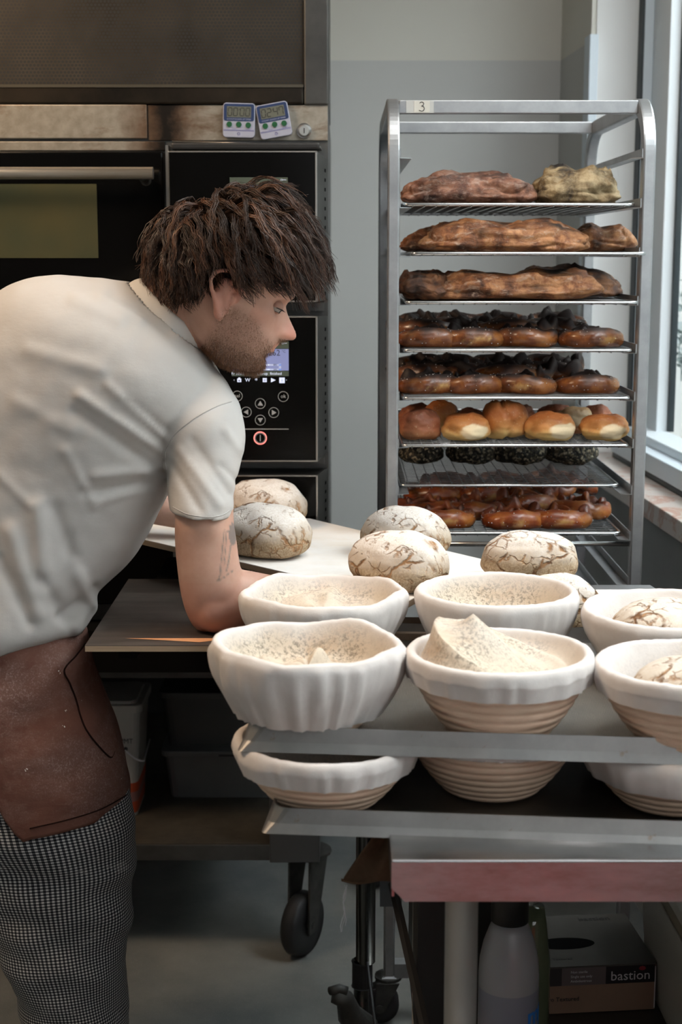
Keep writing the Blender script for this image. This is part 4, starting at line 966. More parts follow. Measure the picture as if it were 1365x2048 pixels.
loaf(0, 1062, 1240, 336, Y0 + .01, .12, olv, 'round olive-brown split loaf on the top grid, right', 9.1, amp=.010, endt=.25, ridge=.02)
loaf(1, 838, 1180, 440, Y0 - .04, .10, brn, 'long flour-streaked loaf in front on the second grid', 4.4, endt=.30)
loaf(1, 800, 1000, 450, Y0 + .09, .09, brn, 'ochre loaf showing behind the left end on the second grid', 15.1, endt=.35)
loaf(1, 1130, 1272, 447, Y0 + .08, .10, brn, 'smooth brown loaf at the right end of the second grid', 19.3, endt=.35, amp=.004, ridge=.004)
loaf(2, 850, 1203, 540, Y0 - .03, .095, brn, 'long dark-topped loaf in front on the third grid', 27.7, endt=.25)
loaf(2, 798, 900, 537, Y0 - .01, .13, drk, 'charred short loaf at the left end of the third grid', 31.2, endt=.1)
loaf(2, 1000, 1246, 534, Y0 + .10, .10, drk, 'dark loaf behind at the right of the third grid', 38.8, endt=.35)
# --- pretzels
salt = plain('salt', (.85, .82, .76), .5)
def pret_mat(name, c0, c1, c2, dkn):
    g = G(name, .22, 0, c1, .6); v = g.coord()
    col = g.ramp(g.noise(26, 5, .6, v), [(.28, c0), (.5, c1), (.72, c2)])
    bl_ = g.n('ShaderNodeAttribute', attribute_name='split'); col = g.mix(g.math('MULTIPLY', bl_.outputs['Fac'], g.ramp(g.noise(60, 3, .6, v), [(.42, .0), (.60, .9)])), col, (.58, .34, .12))
    a_ = g.n('ShaderNodeAttribute', attribute_name='char'); col = g.mix(g.math('MULTIPLY', a_.outputs['Fac'], dkn), col, (.020, .010, .008))
    g.color(col); g.rough(g.math('ADD', .22, g.math('MULTIPLY', a_.outputs['Fac'], .45 * dkn))); g.bump(g.noise(90, 4, .6, v), .22, .002); return g.m
pA = pret_mat('pretzel_dark', (.06, .018, .008), (.19, .058, .018), (.36, .14, .035), 1.0)
pB = pret_mat('pretzel_red', (.09, .018, .008), (.26, .055, .014), (.46, .17, .035), .35)
def pretzel(seed, m, sc0=1.0):
    sc = sc0 * KR
    t = thing('pretzel', '', 'pretzel'); rd = random.Random(seed)
    # centre line: fat belly toward the camera (-Y), two crossing arms lying on the loop at the back
    w_ = .046 * sc; dpt = .038 * sc
    P = [(-.020, -.018), (-.010, .004), (.006, .016), (.022, .024), (.040, .018), (.047, -.004), (.036, -.028), (.014, -.038), (-.014, -.038), (-.036, -.028), (-.047, -.004), (-.040, .018), (-.022, .024), (-.006, .016), (.010, .004), (.020, -.018)]
    Zc = [.024, .020, .020, .015, .012, .011, .013, .016, .016, .013, .011, .012, .015, .027, .030, .026]
    Rr_ = [.0045, .0055, .0075, .009, .011, .0135, .0165, .018, .018, .0165, .0135, .011, .009, .0075, .0055, .0045]
    pts = catmull([(x * sc, y * sc, z * sc, r * sc) for (x, y), z, r in zip(P, Zc, Rr_)], 78)
    n = 14; vs = []; ch = []; sp = []
    prev = None
    for i, (x, y, z, r) in enumerate(pts):
        a, b_ = pts[max(i - 1, 0)], pts[min(i + 1, len(pts) - 1)]; d = Vector((b_[0] - a[0], b_[1] - a[1], b_[2] - a[2])).normalized()
        side = d.cross(Vector((0, 0, 1))).normalized(); up = side.cross(d)
        for k in range(n):
            t_ = 2 * math.pi * k / n; q = side * math.cos(t_) + up * math.sin(t_)
            rr_ = r * (1 + .16 * noise.noise(Vector((x * 60 + seed, y * 60, k * .5))) )
            p = Vector((x, y, z)) + q * rr_; p.z = max(p.z, 0)
            arm = max(0, min(1, (y / sc + .02) / .03)); 
            p.z += .016 * sc * arm * max(0, noise.noise(Vector((x * 55 + seed * 3, y * 55, 1)))) * 2 * (1 if p.z > z else .3)
            vs.append(p); ch.append(max(0, min(1, (p.z / sc - .020) * 95 + arm * 1.0 - .15 + .8 * noise.noise(Vector((p.x * 50, p.y * 50, seed))))))
            front = 1 if abs(i - 38.5) < 11 + 3 * noise.noise(Vector((k * .7, seed, 0))) else 0
            ang = math.cos(t_ - R(35) - R(22) * (1 if side.y < 0 else 0)); sp.append(max(0, min(1, (abs(x) < .020 * sc) * (y < -.030 * sc) * (p.y < -.049 * sc) * (seed % 2) * (1.3 - abs(p.z / sc - .015 - .004 * math.sin(x * 120)) / .0045))) if seed % 3 else max(0, min(1, (p.y < -.048 * sc) * (x * (1 if seed % 2 else -1) > -.004) * (x * (1 if seed % 2 else -1) < .026 * sc) * (1.4 - abs(p.z / sc - .013) / .005))))
    m_ = len(pts)
    fs = [(i * n + k, (i + 1) * n + k, (i + 1) * n + (k + 1) % n, i * n + (k + 1) % n) for i in range(m_ - 1) for k in range(n)] + [tuple(range(n)), tuple((m_ - 1) * n + k for k in range(n))[::-1]]
    o = MB().add(vs, fs).build('pretzel_dough', m, t, True)
    for nm, vals in (('char', ch), ('split', sp)): a_ = o.data.attributes.new(nm, 'FLOAT', 'POINT'); a_.data.foreach_set('value', vals)
    # upstanding burnt arm tips
    s_ = MB()
    for k in range(70):
        i = rd.randrange(22 * n, 56 * n); p = vs[i]; 
        if p.z < .004: continue
        c_ = Vector((pts[i // n][0], pts[i // n][1], pts[i // n][2])); d = (p - c_).normalized(); p = p + d * .0003; a = rd.uniform(.0006, .0011)
        u = d.orthogonal().normalized(); w2 = d.cross(u)
        s_.add([p + u * a, p + w2 * a, p - u * a, p - w2 * a, p + d * a * 1.4], [(0, 1, 4), (1, 2, 4), (2, 3, 4), (3, 0, 4)])
    s_.build('salt_grains', salt, t, kind='stuff')
    return t
pro = [pretzel(s, pA, 1.02) for s in (1, 2, 3, 4)]; prb = [pretzel(s, pB, .98) for s in (5, 6, 7)]
used = set()
def put_pretzel(src, i, px, Y, rz, lab, grp, dz=0, sc=1):
    z = TRZ[i] + dz; loc = (min(xR0 - .064, max(xL1 + .061, at(px, 700, Y).x)), Y, z)
    if src not in used: used.add(src); o = src; o.location = loc; o.rotation_euler = (0, 0, rz); o['label'] = lab
    else: o = dup(src, loc, rz, lab)
    o['group'] = grp; o.scale = (sc, sc, sc); return o
od = ['leftmost', 'second', 'third', 'rightmost']; rr2 = random.Random(3)
for i, sh, pxs in ((3, 'fourth', (851, 942, 1052, 1178)), (4, 'fifth', (848, 945, 1052, 1174))):
    for k, px in enumerate(pxs):
        put_pretzel(pro[(k + i) % 4], i, px, YR + .095 + rr2.uniform(-.012, .012), rr2.uniform(-.5, .5), f'dark salted pretzel in the front row of the {sh} grid, {od[k]} from the left' if k in (1, 2) else f'dark salted pretzel in the front row of the {sh} grid, {od[k]}', 'dark pretzels in the rack', 0, .95)
    for k, px in enumerate((835, 915, 1010, 1110)):
        put_pretzel(pro[(k + i + 1) % 4], i, px, YR + .225, rr2.uniform(-.3, .3) + (math.pi if k % 2 else 0), f'burnt pretzel in the second row of the {sh} grid, {od[k]}', 'dark pretzels in the rack', .006, 1.08)
        put_pretzel(pro[(k + i + 2) % 4], i, px - 8, YR + .36, rr2.uniform(-.3, .3) + math.pi, f'burnt pretzel in the third row of the {sh} grid, {od[k]}', 'dark pretzels in the rack', .010, 1.12)
low = [(890, .115, 0, 0), (1034, .105, 0, .1), (1128, .11, 0, -.1), (855, .20, 0, .3), (950, .20, 0, -.2), (1060, .215, .012, .2), (1170, .19, .004, -.5),
       (870, .30, .014, 0), (965, .31, .014, .3), (1075, .30, .020, -.2), (1150, .31, .022, .5), (900, .41, .015, 0), (1010, .42, .015, .2), (1110, .42, .02, 0)]
wn_ = ['front left', 'front middle', 'front right', 'second row far left', 'second row left', 'second row middle', 'second row far right', 'third row far left', 'third row left', 'third row middle', 'third row right', 'back left', 'back middle', 'back right']
for k, (px, dy, dz, rz) in enumerate(low):
    put_pretzel(prb[k % 3], 7, px, YR + dy * KR, rz + (math.pi if k > 8 else 0), f'glossy red-brown salted pretzel on the lowest grid, {wn_[k]}', 'red-brown pretzels on the lowest grid', dz)
# --- round rolls
def roll_mat(name, top, mid, bot):
    g = G(name, .5, 0, mid, .3); v = g.coord(); s = g.n('ShaderNodeSeparateXYZ'); g.l(v, s.inputs[0])
    h = g.math('ADD', s.outputs[2], g.math('MULTIPLY', g.math('SUBTRACT', g.noise(30, 4, .6, v), .5), .035))
    col = g.ramp(g.math('DIVIDE', h, .07), [(.12, bot), (.36, mid), (.66, top)])
    a_ = g.n('ShaderNodeAttribute', attribute_name='split'); col = g.mix(a_.outputs['Fac'], col, (.70, .56, .36))
    fk = g.ramp(g.noise(260, 2, .6, v), [(.62, 0.0), (.72, .5)]); col = g.mix(fk, col, (.62, .42, .25))
    g.color(col); g.bump(g.noise(110, 4, .6, v), .3, .0015); return g.m
ra = roll_mat('roll_golden', (.34, .11, .03), (.52, .23, .07), (.66, .44, .17)); rdk = roll_mat('roll_red', (.22, .07, .035), (.30, .10, .045), (.34, .14, .06))
def roll(px0, px1, pyt, Yc, i, m, lab, sd, spx=None, tear=0):
    z = TRZ[i]; x0, x1 = at(px0, pyt + 40, Yc).x, at(px1, pyt + 40, Yc).x; L = x1 - x0; hh = (at(700, pyt, Yc).z - z) * 1.10
    def fn(p, q, n_):
        if tear:
            d = abs(p.x - .010 * math.sin(p.z * 60)); 
            if p.y < 0 or p.z > hh * .6: p -= n_ * .006 * max(0, 1 - d / .008)
        return p
    o = single(blob(L, L * 1.0, hh, sd, .004, 64, 44, .40, 2.0, fn, .70, .42), 'bread_roll', m, lab, 'roll', ((x0 + x1) / 2, Yc, z), 0, 'round rolls on the sixth grid')
    a_ = o.data.attributes.new('split', 'FLOAT', 'POINT')
    def sv(c):
        if spx is None: return 0
        e = ((c.x - spx * L) / (.27 * L)) ** 2 + ((c.z - hh * .38) / (.29 * hh)) ** 2; return max(0, min(1, (1.15 - e + .5 * noise.noise(c * 60)) * 3)) if c.y < 0 else 0
    a_.data.foreach_set('value', [sv(v.co) for v in o.data.vertices])
roll(797, 883, 824, YR + .07 * KR, 5, rdk, 'reddish-brown roll in the front row of the sixth grid, far left', 3.1)
roll(884, 983, 832, YR + .06 * KR, 5, ra, 'golden roll with a pale burst, front row, second from left', 5.3, .12)
roll(962, 1058, 806, YR + .085 * KR, 5, ra, 'tall golden roll torn down its middle in the front row', 8.9, None, 1)
roll(1048, 1151, 829, YR + .06 * KR, 5, ra, 'golden roll with a pale burst on its right side, front row', 11.7, .22)
roll(1160, 1258, 832, YR + .06 * KR, 5, ra, 'golden roll with a dark crust flap at the right end', 14.1, .10)
roll(848, 918, 806, YR + .17 * KR, 5, ra, 'ochre roll behind the reddish one on the sixth grid', 17.1)
roll(912, 968, 820, YR + .17 * KR, 5, rdk, 'small dark roll in the second row of the sixth grid', 19.1)
roll(1112, 1188, 819, YR + .16 * KR, 5, roll_mat('roll_pale', (.42, .25, .12), (.60, .50, .33), (.32, .14, .06)), 'pale-topped roll in the second row of the sixth grid', 21.1)
roll(1165, 1226, 815, YR + .22 * KR, 5, rdk, 'dark brown roll behind the right end of the front row', 23.1)
roll(1075, 1150, 812, YR + .24 * KR, 5, rdk, 'dark shaded roll in the back row, right of the middle', 25.1)
roll(800, 868, 812, YR + .24 * KR, 5, rdk, 'dark shaded roll in the back row, at the far left', 26.1)
roll(1010, 1072, 812, YR + .24 * KR, 5, rdk, 'dark shaded roll in the back row, in the middle', 27.1)
# burnt crust flap of the right-hand roll is part of it
# --- dark seeded rolls
g = G('seeded_crust', .7, 0, (.03, .03, .025), .3); v = g.coord(); vo = g.n('ShaderNodeTexVoronoi'); vo.inputs['Scale'].default_value = 210; g.l(v, vo.inputs['Vector'])
sc_ = g.n('ShaderNodeSeparateColor'); g.l(vo.outputs['Color'], sc_.inputs[0])
g.color(g.ramp(sc_.outputs[0], [(0.0, (.012, .012, .012)), (.50, (.03, .03, .025)), (.76, (.10, .08, .05)), (.90, (.28, .24, .17))])); g.bump(g.math('SUBTRACT', 1.0, vo.outputs['Distance']), .8, .003)
seedm = g.m
for k, (a, b_, t_, lb) in enumerate(((800, 885, 905, 'leftmost'), (895, 992, 902, 'second from left'), (985, 1096, 897, 'third from left'), (1088, 1192, 895, 'rightmost'))):
    Yc = YR + .34 * KR; z = TRZ[6]; x0, x1 = at(a, 910, Yc).x, at(b_, 910, Yc).x
    single(blob(x1 - x0, .11, .065, 40 + k * 3, .005, 60, 36, .4, 2.2), 'seeded_roll', seedm, f'dark roll crusted with seeds on the seventh grid, {lb}', 'roll', ((x0 + x1) / 2, Yc, z), 0, 'seeded rolls on the seventh grid')
# ---------------------------------------------------------------- the baker
man = thing('person', 'person in a white t-shirt and brown apron bending to the right over the bench', 'person', (0, 0, 0))
YM = 2.50
def loft(sections, n=40, m=56, cap=(True, True), uv=False, fn=None, sq=2.2):
    """sections: (Ax, Ay, Bx, By, Y, depth): contour points in the photo's frame at distance Y; rings are ellipses A-B by depth"""
    Sx = catmull([[*at(a, b_, Y), *at(c, d_, Y), dp] for a, b_, c, d_, Y, dp in sections], n)
    vs = []; L = 0; UV = []; prev = None
    for i, s in enumerate(Sx):
        A = Vector(s[0:3]); B = Vector(s[3:6]); dp = s[6]; c = (A + B) / 2; h = (A - B) / 2; yv = Vector((0, 1, 0))
        if prev is not None: L += (c - prev).length
        prev = c; per = 2 * math.pi * math.sqrt((h.length ** 2 + dp ** 2) / 2)
        for k in range(m):
            t = 2 * math.pi * k / m; ct, st = math.cos(t), math.sin(t); e = 2 / sq
            p = c + h * math.copysign(abs(ct) ** e, ct) - yv * dp * math.copysign(abs(st) ** e, st)
            vs.append(p); UV.append((per * k / m, L))
    if fn: vs = [fn(p, i // m, i % m) for i, p in enumerate(vs)]
    fs = [(i * m + k, (i + 1) * m + k, (i + 1) * m + (k + 1) % m, i * m + (k + 1) % m) for i in range(n - 1) for k in range(m)]
    if cap[0]: fs.append(tuple(range(m)))
    if cap[1]: fs.append(tuple((n - 1) * m + k for k in range(m))[::-1])
    return vs, fs, UV
def mesh_of(parts):
    mb = MB()
    for p in parts: mb.add(p[0], p[1])
    me = bpy.data.meshes.new('tmp'); me.from_pydata(mb.v, [], mb.f); me.update()
    bm = bmesh.new(); bm.from_mesh(me); bmesh.ops.recalc_face_normals(bm, faces=bm.faces); bm.to_mesh(me); bm.free(); return me
def fuse(parts, voxel, smooth=4, fac=.5):
    me = mesh_of(parts); o = bpy.data.objects.new('tmp', me); COL.objects.link(o)
    md = o.modifiers.new('r', 'REMESH'); md.mode = 'VOXEL'; md.voxel_size = voxel
    if smooth: ms_ = o.modifiers.new('s', 'SMOOTH'); ms_.factor = fac; ms_.iterations = smooth
    dg = bpy.context.evaluated_depsgraph_get(); dg.update(); r_ = bpy.data.meshes.new_from_object(o.evaluated_get(dg)); bpy.data.objects.remove(o); return r_
def bvh_of(me): return BVHTree.FromPolygons([v.co for v in me.vertices], [tuple(p.vertices) for p in me.polygons])
def hit(bvh, px, py):
    r_ = bvh.ray_cast(CAM, ray(px, py).normalized(), 20); return (r_[0], r_[1]) if r_[0] is not None else (None, None)

# ---- head, built in its own frame: x forward, y to the camera side negative, z up; origin between the ears
TILT, YAWH, HS = R(22), R(7), 1.05
EAR = at(452, 590, YM - .03)
MH = Matrix.Translation(EAR) @ Matrix.Rotation(YAWH, 4, 'Z') @ Matrix.Rotation(TILT, 4, 'Y') @ Matrix.Scale(HS, 4)
prof = [(-.102, .050, .035, .010), (-.098, .076, .022, .024), (-.091, .090, .004, .034), (-.080, .096, -.018, .044), (-.067, .093, -.038, .053), (-.055, .097, -.052, .059), (-.040, .101, -.064, .064),
        (-.020, .097, -.084, .069), (0, .092, -.098, .073), (.018, .089, -.104, .0745), (.034, .098, -.107, .076), (.060, .094, -.106, .0755), (.085, .080, -.098, .068), (.104, .060, -.082, .056), (.118, .035, -.060, .038), (.125, .008, -.030, .012)]
pz = [p[0] for p in prof]
noseT = ([-.037, -.032, -.026, -.018, -.010, .000, .010, .020, .028], [0, .010, .027, .031, .026, .018, .011, .004, 0])
def head_mesh():
    n, m = 130, 160; C_ = catmull(prof, n); vs = []
    for z, xf, xb, w_ in C_:
        cx = -.005 if z > -.02 else -.005 + (-.02 - z) * .45
        for k in range(m):
            t = 2 * math.pi * k / m; c, s = math.cos(t), math.sin(t)
            e = .86 if c > 0 else .95
            x = cx + (xf - cx if c > 0 else cx - xb) * math.copysign(abs(c) ** e, c); y = w_ * math.copysign(abs(s) ** .92, s)
            if c > 0:
                ay = abs(y)
                N = np.interp(z, *noseT); sg = np.interp(z, [-.033, -.022, -.012, .005, .025], [.015, .0155, .011, .0075, .009])
                x += N * math.exp(-(ay / sg) ** 2)
                x += .004 * math.exp(-((ay - .0135) / .005) ** 2 - ((z + .023) / .006) ** 2)              # wings
                x += .0045 * math.exp(-((z + .041) / .0042) ** 2 - (ay / .020) ** 4) + .0055 * math.exp(-((z + .0535) / .0045) ** 2 - (ay / .018) ** 4) # lips
                x -= .0035 * math.exp(-((z + .0475) / .0022) ** 2 - (ay / .024) ** 4); x -= .004 * math.exp(-((z + .064) / .006) ** 2 - (ay / .022) ** 2)
                x -= .011 * math.exp(-((ay - .031) / .016) ** 2 - ((z - .016) / .011) ** 2)               # sockets
                x += .0045 * math.exp(-((ay - .028) / .022) ** 2 - ((z - .036) / .007) ** 2)              # brow
                x += .006 * math.exp(-((ay - .031) / .0115) ** 2 - ((z - .0165) / .0075) ** 2)            # lids
                x -= .0025 * math.exp(-((ay - .032) / .012) ** 2 - ((z - .0135) / .0013) ** 2)            # lid slit
                y *= 1 + .05 * math.exp(-((z + .004) / .018) ** 2) * (c > .15) * (c < .85)                 # cheekbone
            vs.append(MH @ Vector((x, y, z)))
    fs = [(i * m + k, (i + 1) * m + k, (i + 1) * m + (k + 1) % m, i * m + (k + 1) % m) for i in range(n - 1) for k in range(m)] + [tuple(range(m)), tuple((n - 1) * m + k for k in range(m))[::-1]]
    return vs, fs
def ear(sd):
    mb = MB(); y0 = .0735 * sd
    out = [(-.006, -.024), (-.010, -.012), (-.018, .002), (-.022, .018), (-.017, .031), (-.004, .036), (.008, .032), (.012, .021), (.009, .012)]
    P = catmull([(x * 1.45 - .002, y0 + sd * (.013 + (-x) * .35), z * 1.0) for x, z in out], 30)
    mb.tube([MH @ Vector(p) for p in P], [HS * (.0052 if i < 6 else .0040) for i in range(30)], 10)
    lobe = [(.004, -.034), (-.004, -.032), (-.009, -.024)]
    mb.tube([MH @ Vector((x, y0 + sd * .010, z)) for x, z in catmull(lobe, 8)], HS * .0068, 10)
    anti = [(-.002, -.018), (-.013, -.004), (-.016, .012), (-.008, .024)]
    mb.tube([MH @ Vector((x, y0 + sd * .010, z)) for x, z in catmull(anti, 12)], HS * .0042, 8)
    mb.tube([MH @ Vector((x, y0 + sd * .001, z)) for x, z in ((.002, -.028), (-.009, 0), (-.011, .024))], [HS * .009, HS * .0155, HS * .014], 14)       # root plate
    mb.tube([MH @ Vector((x, y0 + sd * .007, z)) for x, z in ((.007, -.010), (.008, -.003), (.008, .004))], HS * .0042, 8)
    return mb.v, mb.f
neck = loft([(262, 640, 372, 735, YM, .058), (285, 600, 402, 712, YM, .058), (305, 560, 432, 690, YM - .01, .057), (335, 520, 475, 665, YM - .02, .056), (372, 470, 505, 640, YM - .03, .05)], 26, 40)
# arms, trunk and legs under the clothes
def limb(pts, n=22, m=24):
    C_ = catmull([(*p, r_) for p, r_ in pts], n); mb = MB(); mb.tube([Vector(c[:3]) for c in C_], [c[3] for c in C_], m); return mb.v, mb.f
YA = 2.385
arm = loft([(335, 870, 455, 860, YM - .04, .040), (348, 950, 466, 930, YA + .03, .045), (350, 1035, 467, 1030, YA, .047), (351, 1090, 473, 1080, YA, .047), (359, 1165, 481, 1135, YA, .048), (370, 1215, 492, 1160, YA + .002, .047), (388, 1252, 500, 1180, YA + .005, .040), (410, 1264, 505, 1195, YA + .012, .030)], 34, 40)
fore = loft([(395, 1170, 405, 1255, YA, .036), (425, 1138, 425, 1264, YA, .045), (480, 1140, 462, 1262, YA + .01, .046), (545, 1152, 540, 1248, YA + .03, .042), (610, 1163, 607, 1232, YA + .05, .034), (655, 1172, 655, 1222, YA + .06, .027)], 26, 32)
wr = at(655, 1197, YA + .06)
palm = limb([(wr - Vector((.01, 0, 0)), .020), (wr + Vector((.02, .015, .004)), .024), (wr + Vector((.05, .035, .002)), .026), (wr + Vector((.068, .045, -.004)), .020)], 12, 18)
fingers = []
for k, L_ in enumerate((.072, .080, .074, .058)):
    b0 = wr + Vector((.062 - .010 * k * .6, .022 + .017 * k, -.006 + .003 * k)); dx = Vector((.80, .50, 0)).normalized()
    fingers.append(limb([(b0 - dx * .02, .0095), (b0 + dx * L_ * .30, .0092), (b0 + dx * L_ * .62 + Vector((0, 0, .008)), .0084), (b0 + dx * L_ * .9 + Vector((0, 0, .020)), .0075), (b0 + dx * L_ * .95 + Vector((0, 0, .027)), .0055)], 14, 12))
fingers.append(limb([(wr + Vector((.015, .0, .0)), .012), (wr + Vector((.040, -.012, .012)), .0115), (wr + Vector((.066, -.012, .024)), .0100), (wr + Vector((.085, -.004, .030)), .0075)], 14, 12))
# far arm: its hand steadies the board
fs_ = at(150, 690, YM + .13); fe = Vector((-.44, YM + .34, 1.10)); fw_ = Vector((-.275, YM + .315, ZB + .040))
far = limb([(fs_, .055), (fs_.lerp(fe, .5), .047), (fe, .040), (fe.lerp(fw_, .5), .036), (fw_, .026), (fw_ + Vector((.03, -.01, -.006)), .026), (fw_ + Vector((.065, -.02, -.014)), .020)], 34, 24)
for k, L_ in enumerate((.070, .078, .072, .056)):
    b0 = fw_ + Vector((.055, -.042 + .017 * k, -.014)); fingers.append(limb([(b0, .0095), (b0 + Vector((L_ * .4, -.004, .002)), .009), (b0 + Vector((L_ * .8, -.006, -.008)), .008), (b0 + Vector((L_, -.006, -.014)), .006)], 12, 12))
fingers.append(limb([(fw_ + Vector((.01, -.02, -.004)), .012), (fw_ + Vector((.035, -.052, -.012)), .0105), (fw_ + Vector((.060, -.064, -.018)), .007)], 12, 12))
trunk = loft([(-90, 1330, 80, 1350, YM, .09), (-120, 1190, 120, 1210, YM, .10), (-150, 1000, 185, 1130, YM, .12), (-100, 780, 265, 1020, YM, .13), (0, 640, 320, 920, YM, .13), (110, 600, 400, 800, YM, .12), (230, 600, 385, 735, YM, .08), (290, 600, 395, 712, YM, .05)], 40, 48)
def leg_(dx, dy):
    hip = at(50, 1330, YM + dy); return limb([(hip + Vector((dx * .3, 0, .02)), .055), (hip + Vector((dx, 0, -.20)), .058), (Vector((hip.x + dx + .035, YM + dy, .52)), .050), (Vector((hip.x + dx + .045, YM + dy, .30)), .055), (Vector((hip.x + dx + .03, YM + dy, .10)), .040), (Vector((hip.x + dx + .05, YM + dy, .06)), .045)], 30, 24)
legs = [leg_(.0, -.06), leg_(.0, .08)]
body = fuse([head_mesh(), ear(-1), ear(1), neck, arm, fore, palm, far, trunk] + legs + fingers, .0036, 2, .45)
# skin: colour follows place on the body (redder elbow, ear and nose; stubble on the jaw)
sk = G('skin', .5, 0, (.5, .3, .22), .4); v = sk.coord()
base = sk.ramp(sk.noise(28, 5, .6, v), [(.3, (.47, .265, .195)), (.7, (.56, .34, .26))])
ra_ = sk.n('ShaderNodeAttribute', attribute_name='ruddy'); base = sk.mix(ra_.outputs['Fac'], base, (.52, .19, .13))
sa = sk.n('ShaderNodeAttribute', attribute_name='stubble'); hn = sk.ramp(sk.noise(520, 3, .7, v), [(.35, .35), (.65, 1.0)])
base = sk.mix(sk.math('MULTIPLY', sa.outputs['Fac'], hn), base, (.10, .055, .034))
da = sk.n('ShaderNodeAttribute', attribute_name='lash'); base = sk.mix(da.outputs['Fac'], base, (.05, .03, .022))
ta = sk.n('ShaderNodeAttribute', attribute_name='tattoo'); base = sk.mix(sk.math('MULTIPLY', ta.outputs['Fac'], .78), base, (.10, .115, .12))
sk.color(base); sk.b.inputs['Subsurface Weight'].default_value = .12; sk.b.inputs['Subsurface Radius'].default_value = (.01, .004, .002); sk.bump(sk.noise(240, 4, .6, v), .12, .0008)
MHi = MH.inverted(); elb = at(420, 1245, YA)
# tattoo outline as drawn on the upper arm (in the photo's frame)
tat = [([(449, 1060), (446, 1090), (443, 1120), (440, 1150), (436, 1162)], .9), ([(436, 1162), (452, 1152), (468, 1140)], .8), ([(462, 1090), (458, 1120), (454, 1140)], 1.2), ([(453, 1068), (451, 1100), (449, 1130)], .8), ([(452, 1063), (466, 1062)], .8)]
def segd(p, a, b_):
    ax, ay = a; bx, by = b_; t = max(0, min(1, ((p[0] - ax) * (bx - ax) + (p[1] - ay) * (by - ay)) / ((bx - ax) ** 2 + (by - ay) ** 2 + 1e-9)))
    return math.hypot(p[0] - ax - t * (bx - ax), p[1] - ay - t * (by - ay))
nv = len(body.vertices); ru = [0.] * nv; stb = [0.] * nv; la = [0.] * nv; tt = [0.] * nv
for i, v_ in enumerate(body.vertices):
    p = v_.co; q = MHi @ p
    if q.length < .16 and q.z > -.125:
        x, y, z = q; ay = abs(y)
        jaw = max(0, min(1, (-.004 - z - max(0, x - .045) * .55 ) / .016)) * max(0, min(1, (x + .012) / .02))
        must = math.exp(-((z + .035) / .007) ** 2) * (x > .07) * (ay < .034) * .8
        cheek = 1 - math.exp(-((ay - .035) / .016) ** 2 - ((z + .025) / .016) ** 2) * (x > .05)
        lip = math.exp(-((z + .0475) / .008) ** 4) * (x > .08) * (ay < .022)
        stb[i] = max(0, min(1, max(jaw * (.72 + .28 * (z < -.07)) , must) * (1 - .95 * lip) * cheek)) * (.8 if z > -.06 else 1)
        ru[i] = min(1, .5 * lip + .55 * math.exp(-((x - .118) / .018) ** 2 - ((z + .02) / .014) ** 2) + (.55 if (ay > .075 and -.03 < x < .02 and -.045 < z < .045) else 0) + .25 * math.exp(-((z + .01) / .02) ** 2) * (x > .04))
        la[i] = max(math.exp(-((z - .0130) / .0016) ** 2 - ((ay - .032) / .011) ** 4) * (x > .05), .55 * math.exp(-((z - .0395 + .12 * max(0, ay - .03)) / .0040) ** 2 - ((ay - .030) / .020) ** 4) * (x > .05))
    d_ = (p - elb).length
    if d_ < .09: ru[i] = max(ru[i], .6 * (1 - d_ / .09) + .1)
    if p.y < YA and 1.0 < p.z < 1.16:
        P_ = proj(p)
        if 425 < P_[0] < 480 and 1045 < P_[1] < 1170:
            for pl_, w__ in tat:
                dd = min(segd(P_, pl_[j], pl_[j + 1]) for j in range(len(pl_) - 1)); tt[i] = max(tt[i], max(0, 1 - dd / (w__ * 2.0)))
            e_ = ((P_[0] - 466) / 8) ** 2 + ((P_[1] - 1068) / 21) ** 2
            if e_ < 1.1: tt[i] = .95
for nm, vals in (('ruddy', ru), ('stubble', stb), ('lash', la), ('tattoo', tt)): a_ = body.attributes.new(nm, 'FLOAT', 'POINT'); a_.data.foreach_set('value', vals)
body_o = link('body', body, sk.m, man, True)
